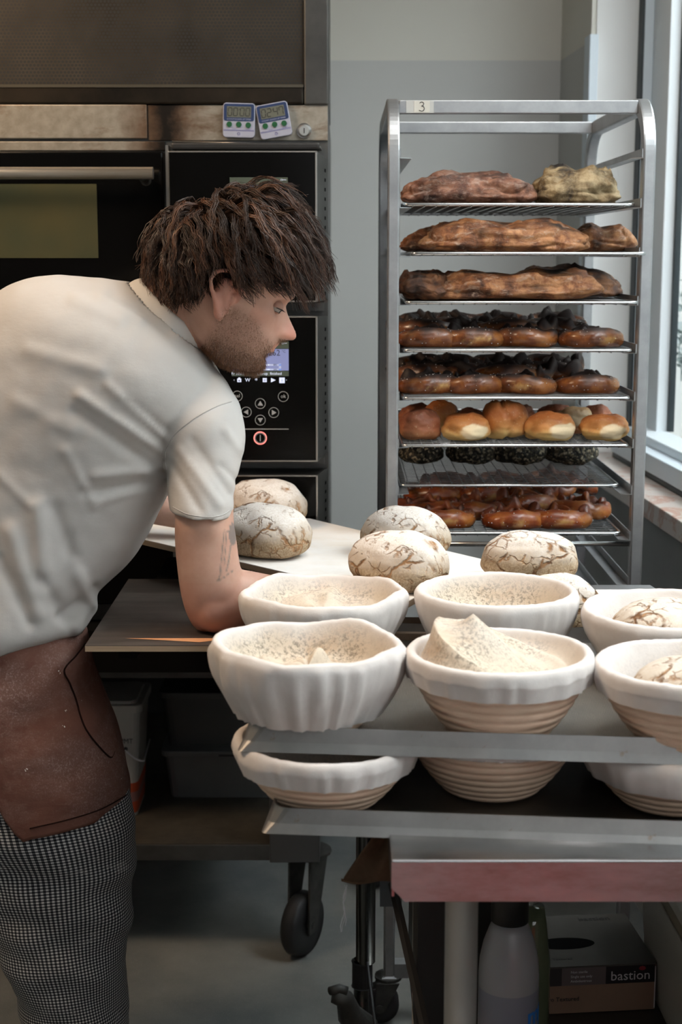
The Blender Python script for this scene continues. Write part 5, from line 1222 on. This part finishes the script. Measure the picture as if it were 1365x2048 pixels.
# eyes
ew = plain('eye_white', (.36, .32, .29), .35); ei = plain('iris', (.03, .035, .03), .3)
lidm = plain('eyelid_skin', (.43, .225, .165), .55); lashm = plain('lash_dark', (.03, .018, .014), .7)
for s_ in (-1, 1):
    c_ = Vector((.0755, .0325 * s_, .0120)); Re = .0112
    def sph(r_, a0, a1, b0, b1, na=14, nb=20):   # patch of a sphere, a = elevation, b = azimuth about z
        vs = [MH @ (c_ + r_ * Vector((math.cos(a0 + (a1 - a0) * i / na) * math.cos(b0 + (b1 - b0) * j / nb), math.cos(a0 + (a1 - a0) * i / na) * math.sin(b0 + (b1 - b0) * j / nb), math.sin(a0 + (a1 - a0) * i / na)))) for i in range(na + 1) for j in range(nb + 1)]
        return MB().add(vs, [(i * (nb + 1) + j, i * (nb + 1) + j + 1, (i + 1) * (nb + 1) + j + 1, (i + 1) * (nb + 1) + j) for i in range(na) for j in range(nb)])
    e_ = sph(Re, -math.pi / 2, math.pi / 2, -math.pi, math.pi, 14, 28).build('eye', ew, man, True)
    d_ = Vector((.88, .10 * s_, -.42)).normalized(); MB().cyl(MH @ (c_ + d_ * (Re - .0012)), MH @ (c_ + d_ * (Re + .0003)), .0052, 18).build('iris', ei, e_)
    sph(Re + .0011, R(-4), R(80), R(-115), R(115)).build('upper_lid', lidm, e_, True)
    sph(Re + .0009, R(-80), R(-33), R(-115), R(115)).build('lower_lid', lidm, e_, True)
    for a_, rr_ in ((R(-4), .00085), (R(-33), .0004)):
        MB().tube([MH @ (c_ + (Re + .0013) * Vector((math.cos(a_) * math.cos(b_), math.cos(a_) * math.sin(b_), math.sin(a_)))) for b_ in np.linspace(R(-85), R(85), 18)], rr_, 5).build('lash_line', lashm, e_)
    lb = MB()
    for b_ in np.linspace(R(-70), R(70), 22):
        q_ = Vector((math.cos(b_), math.sin(b_), -.06)); lb.cyl(MH @ (c_ + q_ * (Re + .001)), MH @ (c_ + q_ * (Re + .0062) + Vector((0, 0, -.0015))), .0004, 3, .0001, cap=False)
    lb.build('eyelashes', lashm, e_)
# ---- hair
hair_m = G('hair_brown', .42, 0, (.05, .025, .015), .5); hv = hair_m.n('ShaderNodeAttribute', attribute_name='tone')
hair_m.color(hair_m.ramp(hv.outputs['Fac'], [(0.0, (.012, .006, .0035)), (.5, (.038, .017, .009)), (.85, (.10, .042, .021)), (1.0, (.17, .075, .036))])); hair_m = hair_m.m
rd = random.Random(11)
def skull(dirv, off=0.0):
    """point on the skull in direction (unit) from head centre"""
    c = Vector((-.006, 0, .035)); x, y, z = dirv
    rx = (.101 if x > 0 else .101) + off; ry = .0765 + off; rz = (.092 if z > 0 else .100) + off
    t = 1 / math.sqrt((x / rx) ** 2 + (y / ry) ** 2 + (z / rz) ** 2); return c + dirv * t
def hairy(p):
    x, y, z = p; hl = .02 + max(0, (x - .005)) * 1.05 if x > 0 else .02 + x * 1.05
    if x > .0: hl = .030 + (x / .09) ** 1.5 * .060
    else: hl = .030 + x * 1.0
    return z > max(hl, -.062)
gv = (MH.to_3x3().inverted() @ Vector((0, 0, -1))).normalized()
crown = Vector((-.078, 0, .098))
tubes = MB(); tones = []
guides = []
tries = 0
while len(guides) < 640 and tries < 20000:
    tries += 1; d = Vector((rd.gauss(0, 1), rd.gauss(0, 1), rd.gauss(0, 1))).normalized(); p = skull(d)
    if not hairy(p): continue
    if p.y > .03 and rd.random() < .5: continue
    if len(guides) > 540 and (p - crown).length > .055: continue
    guides.append((d, p))
c0 = Vector((-.006, 0, .035))
for gi, (d, p0) in enumerate(guides):
    out = (p0 - c0).normalized(); away = (p0 - crown); away -= out * away.dot(out); away = away.normalized() if away.length > .01 else Vector((1, 0, 0))
    front = max(0, min(1, (p0.x + .02) / .08)); back = max(0, min(1, (-.03 - p0.x) / .05)); low = p0.z < .03
    L = .130 + .045 * front - .06 * back * (1 if p0.z < .05 else .3) + rd.uniform(-.015, .02)
    if low and p0.x < -.02: L = .045 + rd.uniform(0, .02)
    elif low: L = .05 + rd.uniform(0, .02)
    ns = 13; st = L / ns; p = p0 - out * .002; dr = (away * .8 + out * .9 + Vector((.25 * front, 0, 0))).normalized()
    lift = rd.uniform(.012, .026) + .070 * max(0, min(1, (p0.z - .03) / .07)) * max(.35, min(1, (p0.x + .095) / .07)) * rd.uniform(.55, 1.0) + .002 * back; ph = rd.uniform(0, 6.3); wl = rd.uniform(.028, .055); amp = rd.uniform(.40, 1.15); G_ = [p.copy()]
    cr_i = crown + Vector((rd.gauss(0, .022), rd.gauss(0, .022), rd.gauss(0, .016)))
    sw = Vector((rd.uniform(-.25, .25), rd.uniform(-.2, .2), rd.uniform(-.2, .2)))
    for k in range(1, ns + 1):
        u = k / ns
        o_ = (p - c0).normalized(); aw = p - cr_i; aw -= o_ * aw.dot(o_); aw = aw.normalized() if aw.length > 1e-4 else dr
        want = aw * (1.0 - .30 * u) + Vector((.75 * max(0, min(1, (p0.x + .05) / .05)) * (1 - abs(o_.x) * .5), 0, 0)) + gv * ((.16 + .50 * u) * (1 - .55 * front)) + sw * .6 + Vector((.35 * front * (1 - u), 0, 0))
        side = o_.cross(want).normalized(); want += side * amp * math.sin(ph + k * st / wl * 6.28) + o_ * amp * .7 * math.cos(ph + k * st / wl * 6.28)
        dr = (dr * .45 + want.normalized() * .75).normalized(); p = p + dr * st
        rel = p - c0; dd = rel.normalized(); s0 = (skull(dd) - c0).length; lo2 = s0 + .004 + lift * min(1, u * 3) * .8; hi2 = s0 + .006 + lift * min(1, u * 3 + .2) + .016 * u * u
        r_ = rel.length
        below = p.z < .0 or (p.x > .06)
        if r_ < lo2: p = c0 + dd * (lo2 * .85 + r_ * .15)
        elif r_ > hi2 and not (front > .5 and u > .5): p = c0 + dd * (hi2 * .7 + r_ * .3)
        G_.append(p.copy())
    lim = ns + 1
    jit = rd.uniform(-26, 16)
    for k in range(3, ns + 1):
        P_ = proj(MH @ G_[k]); cutx = [270, 290, 320, 350, 405, 420, 436, 462, 478, 505, 540, 575, 596, 620, 645, 672, 700]; cuty = [545, 572, 600, 612, 606, 556, 548, 552, 600, 602, 590, 588, 604, 604, 590, 566, 548]
        if P_[1] > np.interp(P_[0], cutx, cuty) + jit * (1.7 if P_[0] > 585 else 1) or P_[0] > np.interp(P_[1], [340, 380, 420, 460, 500, 540, 570], [560, 598, 624, 644, 658, 668, 674]) + jit * .3: lim = k; break
    if lim < 4: lim = 4
    nst = 14; tone0 = rd.uniform(.15, .75)
    for s in range(nst):
        a = rd.uniform(0, 6.28); rr_ = .0075 * math.sqrt(rd.random()); u1 = out.orthogonal().normalized(); u2 = out.cross(u1)
        off0 = u1 * math.cos(a) * rr_ + u2 * math.sin(a) * rr_ ; pts = []; cut = max(3, lim - rd.choice((0, 0, 1, 2))); fz = rd.uniform(-1, 1)
        for k in range(cut):
            u = k / ns; cl = (1 - .62 * u) + .5 * max(0, u - .7)
            j = Vector((noise.noise(Vector((k * .35, s * 3.1, gi))), noise.noise(Vector((k * .35 + 9, s * 3.1, gi))), noise.noise(Vector((k * .35, s * 3.1 + 5, gi))))) * (.0055 * (.3 + u))
            pts.append(MH @ (G_[k] + off0 * cl + j))
        if s == 0 and gi % 2: pts = [q_ + (q_ - MH @ c0).normalized() * (.010 * (k_ / len(pts)) ** 1.5 * rd.uniform(.3, 1.6)) for k_, q_ in enumerate(pts)]
        b0 = len(tubes.v); rad = rd.uniform(.00055, .00095)
        tubes.tube(pts, [rad * (1 - .75 * (k / (len(pts) - 1)) ** 2) for k in range(len(pts))], 3, cap=False)
        t_ = max(0, min(1, tone0 + rd.uniform(-.25, .25))); tones += [max(0, min(1, t_ + .18 * ((k // 3) / len(pts)) ** 1.5)) for k in range(len(tubes.v) - b0)]
hair = tubes.build('hair', hair_m, man, True)
a_ = hair.data.attributes.new('tone', 'FLOAT', 'POINT'); a_.data.foreach_set('value', tones)
# dark under-layer that follows the skull
mb = MB(); nu, nvv = 64, 40; vs = []; ok = []
for j in range(nvv + 1):
    ph = -math.pi / 2 + math.pi * j / nvv
    for i in range(nu):
        th = 2 * math.pi * i / nu; d = Vector((math.cos(ph) * math.cos(th), math.cos(ph) * math.sin(th), math.sin(ph)))
        b_ = skull(d); k_ = hairy(b_ - Vector((0, 0, .006))); vs.append(MH @ (skull(d, ((.009 + .006 * max(0, min(1, (b_.z - .03) / .07))) if k_ else -.006) + .004 * noise.noise(d * 5)))); ok.append(k_)
fs = [f for j in range(nvv) for i in range(nu) for f in [(j * nu + i, j * nu + (i + 1) % nu, (j + 1) * nu + (i + 1) % nu, (j + 1) * nu + i)] if any(ok[q] for q in f)]
hb = MB().add(vs, fs).build('hair_underlayer', None, hair, True); hb.data.materials.append(plain('hair_dark', (.014, .008, .006), .8, 0, .15))
# beard and brows: short hairs standing on the skin
bb = MB(); bt = []; bvh = bvh_of(body)
polys = [p for p in body.polygons if stb[p.vertices[0]] > .25]
for _ in range(9000):
    p = polys[rd.randrange(len(polys))]; w8 = stb[p.vertices[0]]
    q = MHi @ p.center
    if rd.random() > w8: continue
    Lh = .0026 + .0055 * max(0, min(1, (-.062 - q.z) / .03)) + .003 * (q.z < -.03 and q.x > .08)
    n_ = p.normal; dn = (MH.to_3x3() @ Vector((.25, 0, -1))).normalized(); c_ = p.center + Vector((rd.uniform(-1, 1), rd.uniform(-1, 1), rd.uniform(-1, 1))) * .002
    e_ = c_ + (n_ * .35 + dn * .9 + Vector((rd.uniform(-1, 1), rd.uniform(-1, 1), rd.uniform(-1, 1))) * .35).normalized() * Lh
    bb.cyl(c_, e_, .00024, 3, .00008, cap=False); bt += [max(0, min(1, rd.uniform(.45, 1.0)))] * 6
polys = [p for p in body.polygons if la[p.vertices[0]] > .3 and (MHi @ p.center).z > .028]
for _ in range(900):
    if not polys: break
    p = polys[rd.randrange(len(polys))]; c_ = p.center; s_ = 1 if (MHi @ c_).y > 0 else -1
    e_ = c_ + (p.normal * .4 + MH.to_3x3() @ Vector((-.4, .8 * s_, -.1))).normalized() * .007
    bb.cyl(c_, e_, .0004, 3, .0001, cap=False); bt += [rd.uniform(.2, .7)] * 6
bm_ = G('beard_brown', .6, 0, (.10, .05, .03), .2); tv = bm_.n('ShaderNodeAttribute', attribute_name='tone'); bm_.color(bm_.ramp(tv.outputs['Fac'], [(0., (.03, .018, .012)), (.6, (.10, .052, .030)), (1., (.22, .105, .052))]))
bo = bb.build('beard', bm_.m, man); a_ = bo.data.attributes.new('tone', 'FLOAT', 'POINT'); a_.data.foreach_set('value', bt)

# ---- t-shirt
sh = [(-150, 1262, 112, 1272, YM, .150), (-165, 1225, 172, 1246, YM, .160), (-180, 1170, 186, 1205, YM, .160), (-185, 1060, 200, 1182, YM, .155), (-175, 920, 262, 1122, YM, .150), (-140, 780, 305, 1050, YM, .155), (-80, 665, 338, 985, YM, .165), (0, 582, 372, 915, YM, .170),
      (92, 553, 425, 860, YM, .165), (190, 557, 452, 792, YM, .135), (240, 563, 440, 750, YM, .100), (268, 568, 408, 694, YM, .074)]
tor = loft(sh, 60, 72)
slv = loft([(270, 800, 440, 745, YM - .02, .085), (315, 850, 478, 815, YM - .055, .085), (330, 915, 488, 885, YA + .045, .078), (334, 960, 478, 948, YA + .025, .072), (338, 1000, 468, 1000, YA + .008, .067), (341, 1022, 464, 1036, YA, .064)], 34, 56)
shirt = fuse([tor, slv], .0045, 10, .5)
folds = [  # ridges drawn in the photo's frame: start, end, width px, height m
 ((160, 790), (330, 905), 9, .0055), ((150, 825), (325, 945), 10, -.0045), ((215, 770), (340, 880), 7, .004), ((250, 800), (330, 860), 8, -.003), ((190, 950), (330, 935), 9, .0045), ((170, 985), (310, 965), 9, -.004), ((200, 1000), (290, 975), 8, .003),
 ((225, 590), (340, 660), 9, -.003), ((200, 600), (280, 640), 10, .003), ((130, 900), (190, 1010), 8, .0025), ((75, 1010), (90, 1180), 16, .006), ((110, 1020), (150, 1130), 14, -.004), ((20, 1060), (75, 1230), 14, .006), ((0, 1120), (60, 1245), 12, -.005), ((85, 1160), (130, 1240), 12, -.006), ((150, 1130), (185, 1215), 12, .006), ((190, 1175), (120, 1235), 8, -.006), ((175, 1190), (150, 1255), 8, .006),
 ((360, 900), (440, 1010), 8, .004), ((385, 880), (462, 990), 8, -.003), ((345, 930), (400, 1020), 7, -.004), ((450, 860), (478, 900), 7, .003), ((440, 930), (474, 960), 6, -.003), ((240, 640), (150, 600), 12, .003), ((60, 700), (200, 740), 14, .003), ((30, 800), (140, 860), 14, .0025), ((0, 950), (60, 1010), 8, .003)]
hemy = lambda x: 1268
SN = [v_.normal.copy() for v_ in shirt.vertices]; newco = []
for v_, n_ in zip(shirt.vertices, SN):
    p = v_.co; P_ = proj(p); dsp = 0
    if n_.y < .3:
        for a, b_, w_, h_ in folds:
            d_ = segd(P_, a, b_)
            if d_ < w_ * 4: dsp += h_ * 1.15 * math.exp(-(d_ / w_ / 1.1) ** 2)
    dsp += .0028 * nz(p, 9, 3) + .0016 * noise.noise(Vector((p.x * 26 + p.z * 14, p.y * 12, p.z * 30 - p.x * 18)))
    dsp += .005 * max(0, (1.12 - p.z) / .15) * noise.noise(Vector((p.x * 14, p.y * 10, p.z * 5 + 4)))
    newco += list(p + n_ * dsp)
shirt.vertices.foreach_set('co', newco); shirt.update()
# open the shirt at hem, cuff and neck
bm = bmesh.new(); bm.from_mesh(shirt)
for _ in range(3): bmesh.ops.smooth_vert(bm, verts=bm.verts, factor=.3, use_axis_x=True, use_axis_y=True, use_axis_z=True)
def cut(bm, sel):
    bmesh.ops.delete(bm, geom=[f for f in bm.faces if sel(f.calc_center_median(), f.normal)], context='FACES')
cuffc = (at(341, 1022, YA) + at(464, 1036, YA)) / 2; neckA, neckB = at(268, 568, YM), at(408, 694, YM); nn = (neckB - neckA).cross(Vector((0, 1, 0))).normalized(); nn = nn if nn.x > 0 else -nn
cut(bm, lambda c, n: (n.z < -.75 and (c - cuffc).length < .075 and c.z < cuffc.z + .004) or ((c - (neckA + neckB) / 2).length < .085 and n.dot(nn) > .8 and (c - neckA).dot(nn) > -.006) or (n.z < -.7 and c.z < at(0, 1262, YM).z and c.x < at(130, 1200, YM).x))
bm.to_mesh(shirt); bm.free()
sm_ = G('shirt_cotton', .9, 0, (.70, .66, .61), .1); v = sm_.coord(); sm_.color(sm_.ramp(sm_.noise(5, 4, .6, v), [(.3, (.475, .45, .425)), (.7, (.53, .51, .49))])); sm_.bump(sm_.noise(700, 2), .12, .0005); sm_.bump(sm_.noise(40, 5, .6, sm_.coord((1.0, 1, 2.0))), .16, .003)
shirt_o = link('t_shirt', shirt, sm_.m, man, True)
md = shirt_o.modifiers.new('thickness', 'SOLIDIFY'); md.thickness = .0022; md.offset = 0
sb = bvh_of(shirt)
# collar band, seams
cm_ = G('collar_rib', .9, 0, (.62, .60, .57), .1); cm_.bump(cm_.noise(600, 2), .2, .0006); cm_ = cm_.m
ring_ = []
cc = (neckA + neckB) / 2 ; hv_ = (neckB - neckA) / 2
for k in range(40):
    t = 2 * math.pi * k / 40; ring_.append((cc + hv_ * 1.0 * math.cos(t) + Vector((0, .073, 0)) * math.sin(t), hv_.normalized() * math.cos(t) + Vector((0, 1, 0)) * math.sin(t)))
mb = MB(); W = 5; nc = -nn
vs = []
for j in range(W + 1):
    u = j / W
    for c_, o_ in ring_: vs.append(c_ + nn * (.014 - .024 * u) + o_ * (-.005 + .009 * u + .0025 * math.sin(math.pi * u)))
fs = [(j * 40 + k, j * 40 + (k + 1) % 40, (j + 1) * 40 + (k + 1) % 40, (j + 1) * 40 + k) for j in range(W) for k in range(40)]
co_ = mb.add(vs, fs).build('collar', cm_, shirt_o, True); md = co_.modifiers.new('t', 'SOLIDIFY'); md.thickness = .003
def seam(bv, pts, r_, nm, m, par, n=30, off=0.0):
    P = []
    for a, b_ in catmull(pts, n):
        h_, n_ = hit(bv, a, b_)
        if h_ is not None:
            if n_.dot(h_ - CAM) > 0: n_ = -n_
            P.append(h_ + n_ * off)
    if len(P) > 3: return MB().tube(P, r_, 5).build(nm, m, par, True)
seam_m = plain('seam_shadow', (.42, .40, .38), .9)
seam(sb, [(462, 804), (430, 815), (385, 840), (350, 870), (332, 905), (334, 940)], .0012, 'armhole_seam', seam_m, shirt_o, 40, .0012)
seam(sb, [(347, 1014), (375, 1028), (410, 1034), (440, 1031), (460, 1020)], .0008, 'cuff_stitch', seam_m, shirt_o, 30, .0012)

# ---- trousers: fine black and white check
tm = G('checked_cotton', .85, 0, (.3, .3, .3), .1); uvn = tm.n('ShaderNodeUVMap', uv_map='uv'); sx_ = tm.n('ShaderNodeSeparateXYZ'); tm.l(uvn.outputs[0], sx_.inputs[0])
PC = .0052
def stripe(o_): return tm.math('GREATER_THAN', tm.math('FRACT', tm.math('DIVIDE', o_, PC)), .5)
a_, b_ = stripe(sx_.outputs[0]), stripe(sx_.outputs[1])
sm2 = tm.math('ADD', a_, b_)
colr = tm.ramp(tm.math('DIVIDE', sm2, 2.0), [(0.0, (.50, .50, .48)), (.5, (.085, .088, .095)), (1.0, (.010, .011, .014))])
fl2 = tm.ramp(tm.noise(9, 6, .75, tm.coord((1, 1, 2))), [(.60, 0.0), (.75, .30)])
tm.color(tm.mix(fl2, colr, (.55, .54, .52))); tm.bump(tm.noise(300, 2), .1, .0005)
def trouser_fn(seed, amp):
    def f(p, i, k):
        t = 2 * math.pi * k / 72; s = math.sin(t); n_ = Vector((math.cos(t) , -s, 0))
        d = amp * (noise.noise(Vector((p.x * 7 + seed, p.y * 7, p.z * 16 + 6 * p.x))) + .5 * noise.noise(Vector((p.x * 15, p.y * 15 + seed, p.z * 30))))
        d *= 1.0 + .8 * (p.z < .55)
        return p + Vector((-n_.x, n_.y, 0)) * d * .9 if False else p + (n_ * -1 if False else Vector((math.copysign(abs(math.cos(t)), -math.cos(t)), -s, 0))) * d
    return f
def trousers(sec, seed, nm):
    vs, fs, UV = loft(sec, 110, 72, (False, False), fn=trouser_fn(seed, .0055), sq=2.1)
    o = MB().add(vs, fs).build(nm, tm.m, man, True); uvl = o.data.uv_layers.new(name='uv'); m = 72; n = 110
    for poly in o.data.polygons:
        ks = [v % m for v in poly.vertices]; wrap = max(ks) - min(ks) > 2
        for li, vi in zip(poly.loop_indices, poly.vertices):
            u, v__ = UV[vi]; k = vi % m; i = vi // m
            per = UV[i * m + 1][0] * m; per0 = .56
            uu = per0 * ((k if not (wrap and k == 0) else m) / m)
            uvl.data[li].uv = (uu, v__)
    return o
YLg = YM - .055
trousers([(-120, 1270, 165, 1290, YM, .13), (-140, 1400, 200, 1420, YM - .01, .13), (-130, 1540, 243, 1540, YM - .02, .125), (-110, 1640, 263, 1620, YLg, .11), (-75, 1720, 270, 1700, YLg, .10), (-45, 1800, 262, 1775, YLg, .098), (-5, 1880, 254, 1870, YLg, .095), (30, 1960, 252, 1950, YLg, .092), (45, 2030, 260, 2020, YLg, .090), (60, 2100, 255, 2100, YLg, .088), (70, 2200, 245, 2200, YLg, .082), (72, 2262, 240, 2262, YLg, .080)], 3.3, 'trousers')
trousers([(-100, 1400, 180, 1420, YM + .07, .09), (-60, 1640, 225, 1620, YM + .10, .09), (0, 1800, 215, 1800, YM + .11, .085), (50, 1960, 205, 1960, YM + .12, .07), (75, 2120, 205, 2120, YM + .12, .075), (70, 2242, 200, 2242, YM + .12, .075)], 8.1, 'trouser_leg')
for dy, x0 in ((YLg, 165), (YM + .12, 110)):
    f0_ = at(x0, 2240, dy); bo_ = blob(.28, .10, .085, 3 + dy, .002, 40, 20, .45, 2.6); s_ = bo_.build('shoe', M['rubber'], man, True); s_.location = (f0_.x + .05, dy, 0.001)
# ---- apron
am = G('apron_brown', .92, 0, (.10, .045, .03), .1); v = am.coord()
ac = am.ramp(am.noise(4, 6, .65, v), [(.3, (.085, .034, .024)), (.6, (.15, .07, .052)), (.8, (.21, .125, .105))])
ds = am.ramp(am.noise(5, 7, .75, am.coord((1, 1, 1.6))), [(.44, 0.0), (.66, .75)]); sp2_ = am.ramp(am.noise(330, 3, .7, v), [(.50, .25), (.66, 1.0)])
am.color(am.mix(am.math('MULTIPLY', ds, sp2_), ac, (.36, .27, .24))); am.bump(am.noise(500, 3), .25, .0006); am.bump(am.noise(18, 4, .6, am.coord((1, 1, 2.2))), .3, .006)
mb = MB(); n, m = 60, 96; rows = catmull([[a, b_, c, d_, Y, dp] for a, b_, c, d_, Y, dp in
   [(-130, 1248, 160, 1262, YM, .132), (-140, 1290, 176, 1300, YM, .143), (-150, 1360, 196, 1365, YM, .152), (-160, 1440, 222, 1440, YM - .005, .158), (-165, 1510, 241, 1508, YM - .01, .160), (-165, 1580, 254, 1570, YM - .015, .158), (-160, 1650, 258, 1618, YM - .02, .155)]], n)
vs = []
def hem(px_):   # lower edge in the photo's frame, by x
    return float(np.interp(px_, [-200, -60, 0, 12, 45, 60, 130, 200, 250, 262], [1570, 1580, 1592, 1650, 1686, 1680, 1664, 1642, 1606, 1600]))
for i, r_ in enumerate(rows):
    A, B_ = at(r_[0], r_[1], r_[4]), at(r_[2], r_[3], r_[4]); c = (A + B_) / 2; hx = (A - B_) / 2; dp = r_[5]; u = i / (n - 1)
    for k in range(m):
        t = 2 * math.pi * k / m; ct, st = math.cos(t), math.sin(t); e = 2 / 2.3
        p = c + hx * math.copysign(abs(ct) ** e, ct) - Vector((0, dp, 0)) * math.copysign(abs(st) ** e, st)
        if st > -.2:
            zt_ = at(60, 1255, YM - .13).z; P_ = proj(p); zb2 = at(P_[0], hem(P_[0]), p.y).z; z_top = rows_z0 if False else None
            p.z = zt_ + (zb2 - zt_) * u + (.006 * ct if u < .1 else 0)
        nrm = Vector((-ct, -st, 0)); d = .006 * noise.noise(Vector((p.x * 6, p.y * 6, p.z * 9 + p.x * 5))) + .0035 * noise.noise(Vector((p.x * 16, p.y * 12, p.z * 22)))
        d += .004 * math.sin((p.z * 55 - p.x * 22)) * (.5 - abs(u - .35)) * (st > 0)
        vs.append(p + nrm * d)
fs = [(i * m + k, (i + 1) * m + k, (i + 1) * m + (k + 1) % m, i * m + (k + 1) % m) for i in range(n - 1) for k in range(m)]
apron = mb.add(vs, fs).build('apron', am.m, man, True); md = apron.modifiers.new('t', 'SOLIDIFY'); md.thickness = .0025; md.offset = 0
ab = BVHTree.FromPolygons([v_.co for v_ in apron.data.vertices], [tuple(p.vertices) for p in apron.data.polygons])
dks = plain('apron_seam', (.022, .010, .008), .95, 0, .1)
pk = [(168, 1288), (150, 1312), (127, 1340), (138, 1368), (150, 1400), (160, 1435), (172, 1462), (195, 1492), (218, 1515), (226, 1504)]
seam(ab, pk, .0016, 'pocket_seam', dks, apron, 60, .0030)
# pocket patch standing proud of the cloth
pol = [(168, 1288), (150, 1312), (127, 1340), (138, 1368), (150, 1400), (160, 1435), (172, 1462), (195, 1492), (218, 1515)]
Lf = catmull(pol, 30); vs = []; okk = True
for a, b_ in Lf:
    xr__ = float(np.interp(b_, [1288, 1350, 1420, 1480, 1516], [176, 192, 214, 230, 236])) - 1.5
    for k in range(9):
        u = k / 8; h_, n_ = hit(ab, a + (xr__ - a) * u, b_)
        vs.append((h_ + n_ * (.0042 if n_.dot(h_ - CAM) < 0 else -.0042)) if h_ is not None else vs[-1])
MB().add(vs, [(i * 9 + k, i * 9 + k + 1, (i + 1) * 9 + k + 1, (i + 1) * 9 + k) for i in range(29) for k in range(8)]).build('pocket', am.m, apron, True)
seam(ab, [(255, 1588), (200, 1618), (130, 1640), (60, 1656)], .0012, 'hem_stitch', dks, apron, 30, .002)
# waist band and tie
for yy, r_ in ((1246, .011),):
    P = []
    for x_ in np.linspace(-60, 158, 40):
        h_, n_ = hit(ab, x_, 1262 + 6 * math.sin(x_ * .02)); 
        if h_ is not None: P.append(h_ + Vector((0, -.003, .006)))
    if len(P) > 4: MB().tube(P, [r_] * len(P), 8).build('waist_tie', am.m, apron, True)
fb_ = MB()
for a, b_ in ((131, 1422), (118, 1345), (160, 1404), (167, 1428), (128, 1454), (241, 1554), (201, 1396), (54, 1540)):
    h_, n_ = hit(ab, a, b_)
    if h_ is None: continue
    for _ in range(6):
        c_ = h_ + Vector((rd.uniform(-.003, .003), -.001, rd.uniform(-.003, .003))); s_ = rd.uniform(.0003, .0008); fb_.box(c_.x - s_, c_.y - s_, c_.z - s_, c_.x + s_, c_.y + s_, c_.z + s_)
fb_.build('flour_specks', plain('flour', (.75, .72, .66), .9), apron, kind='stuff')
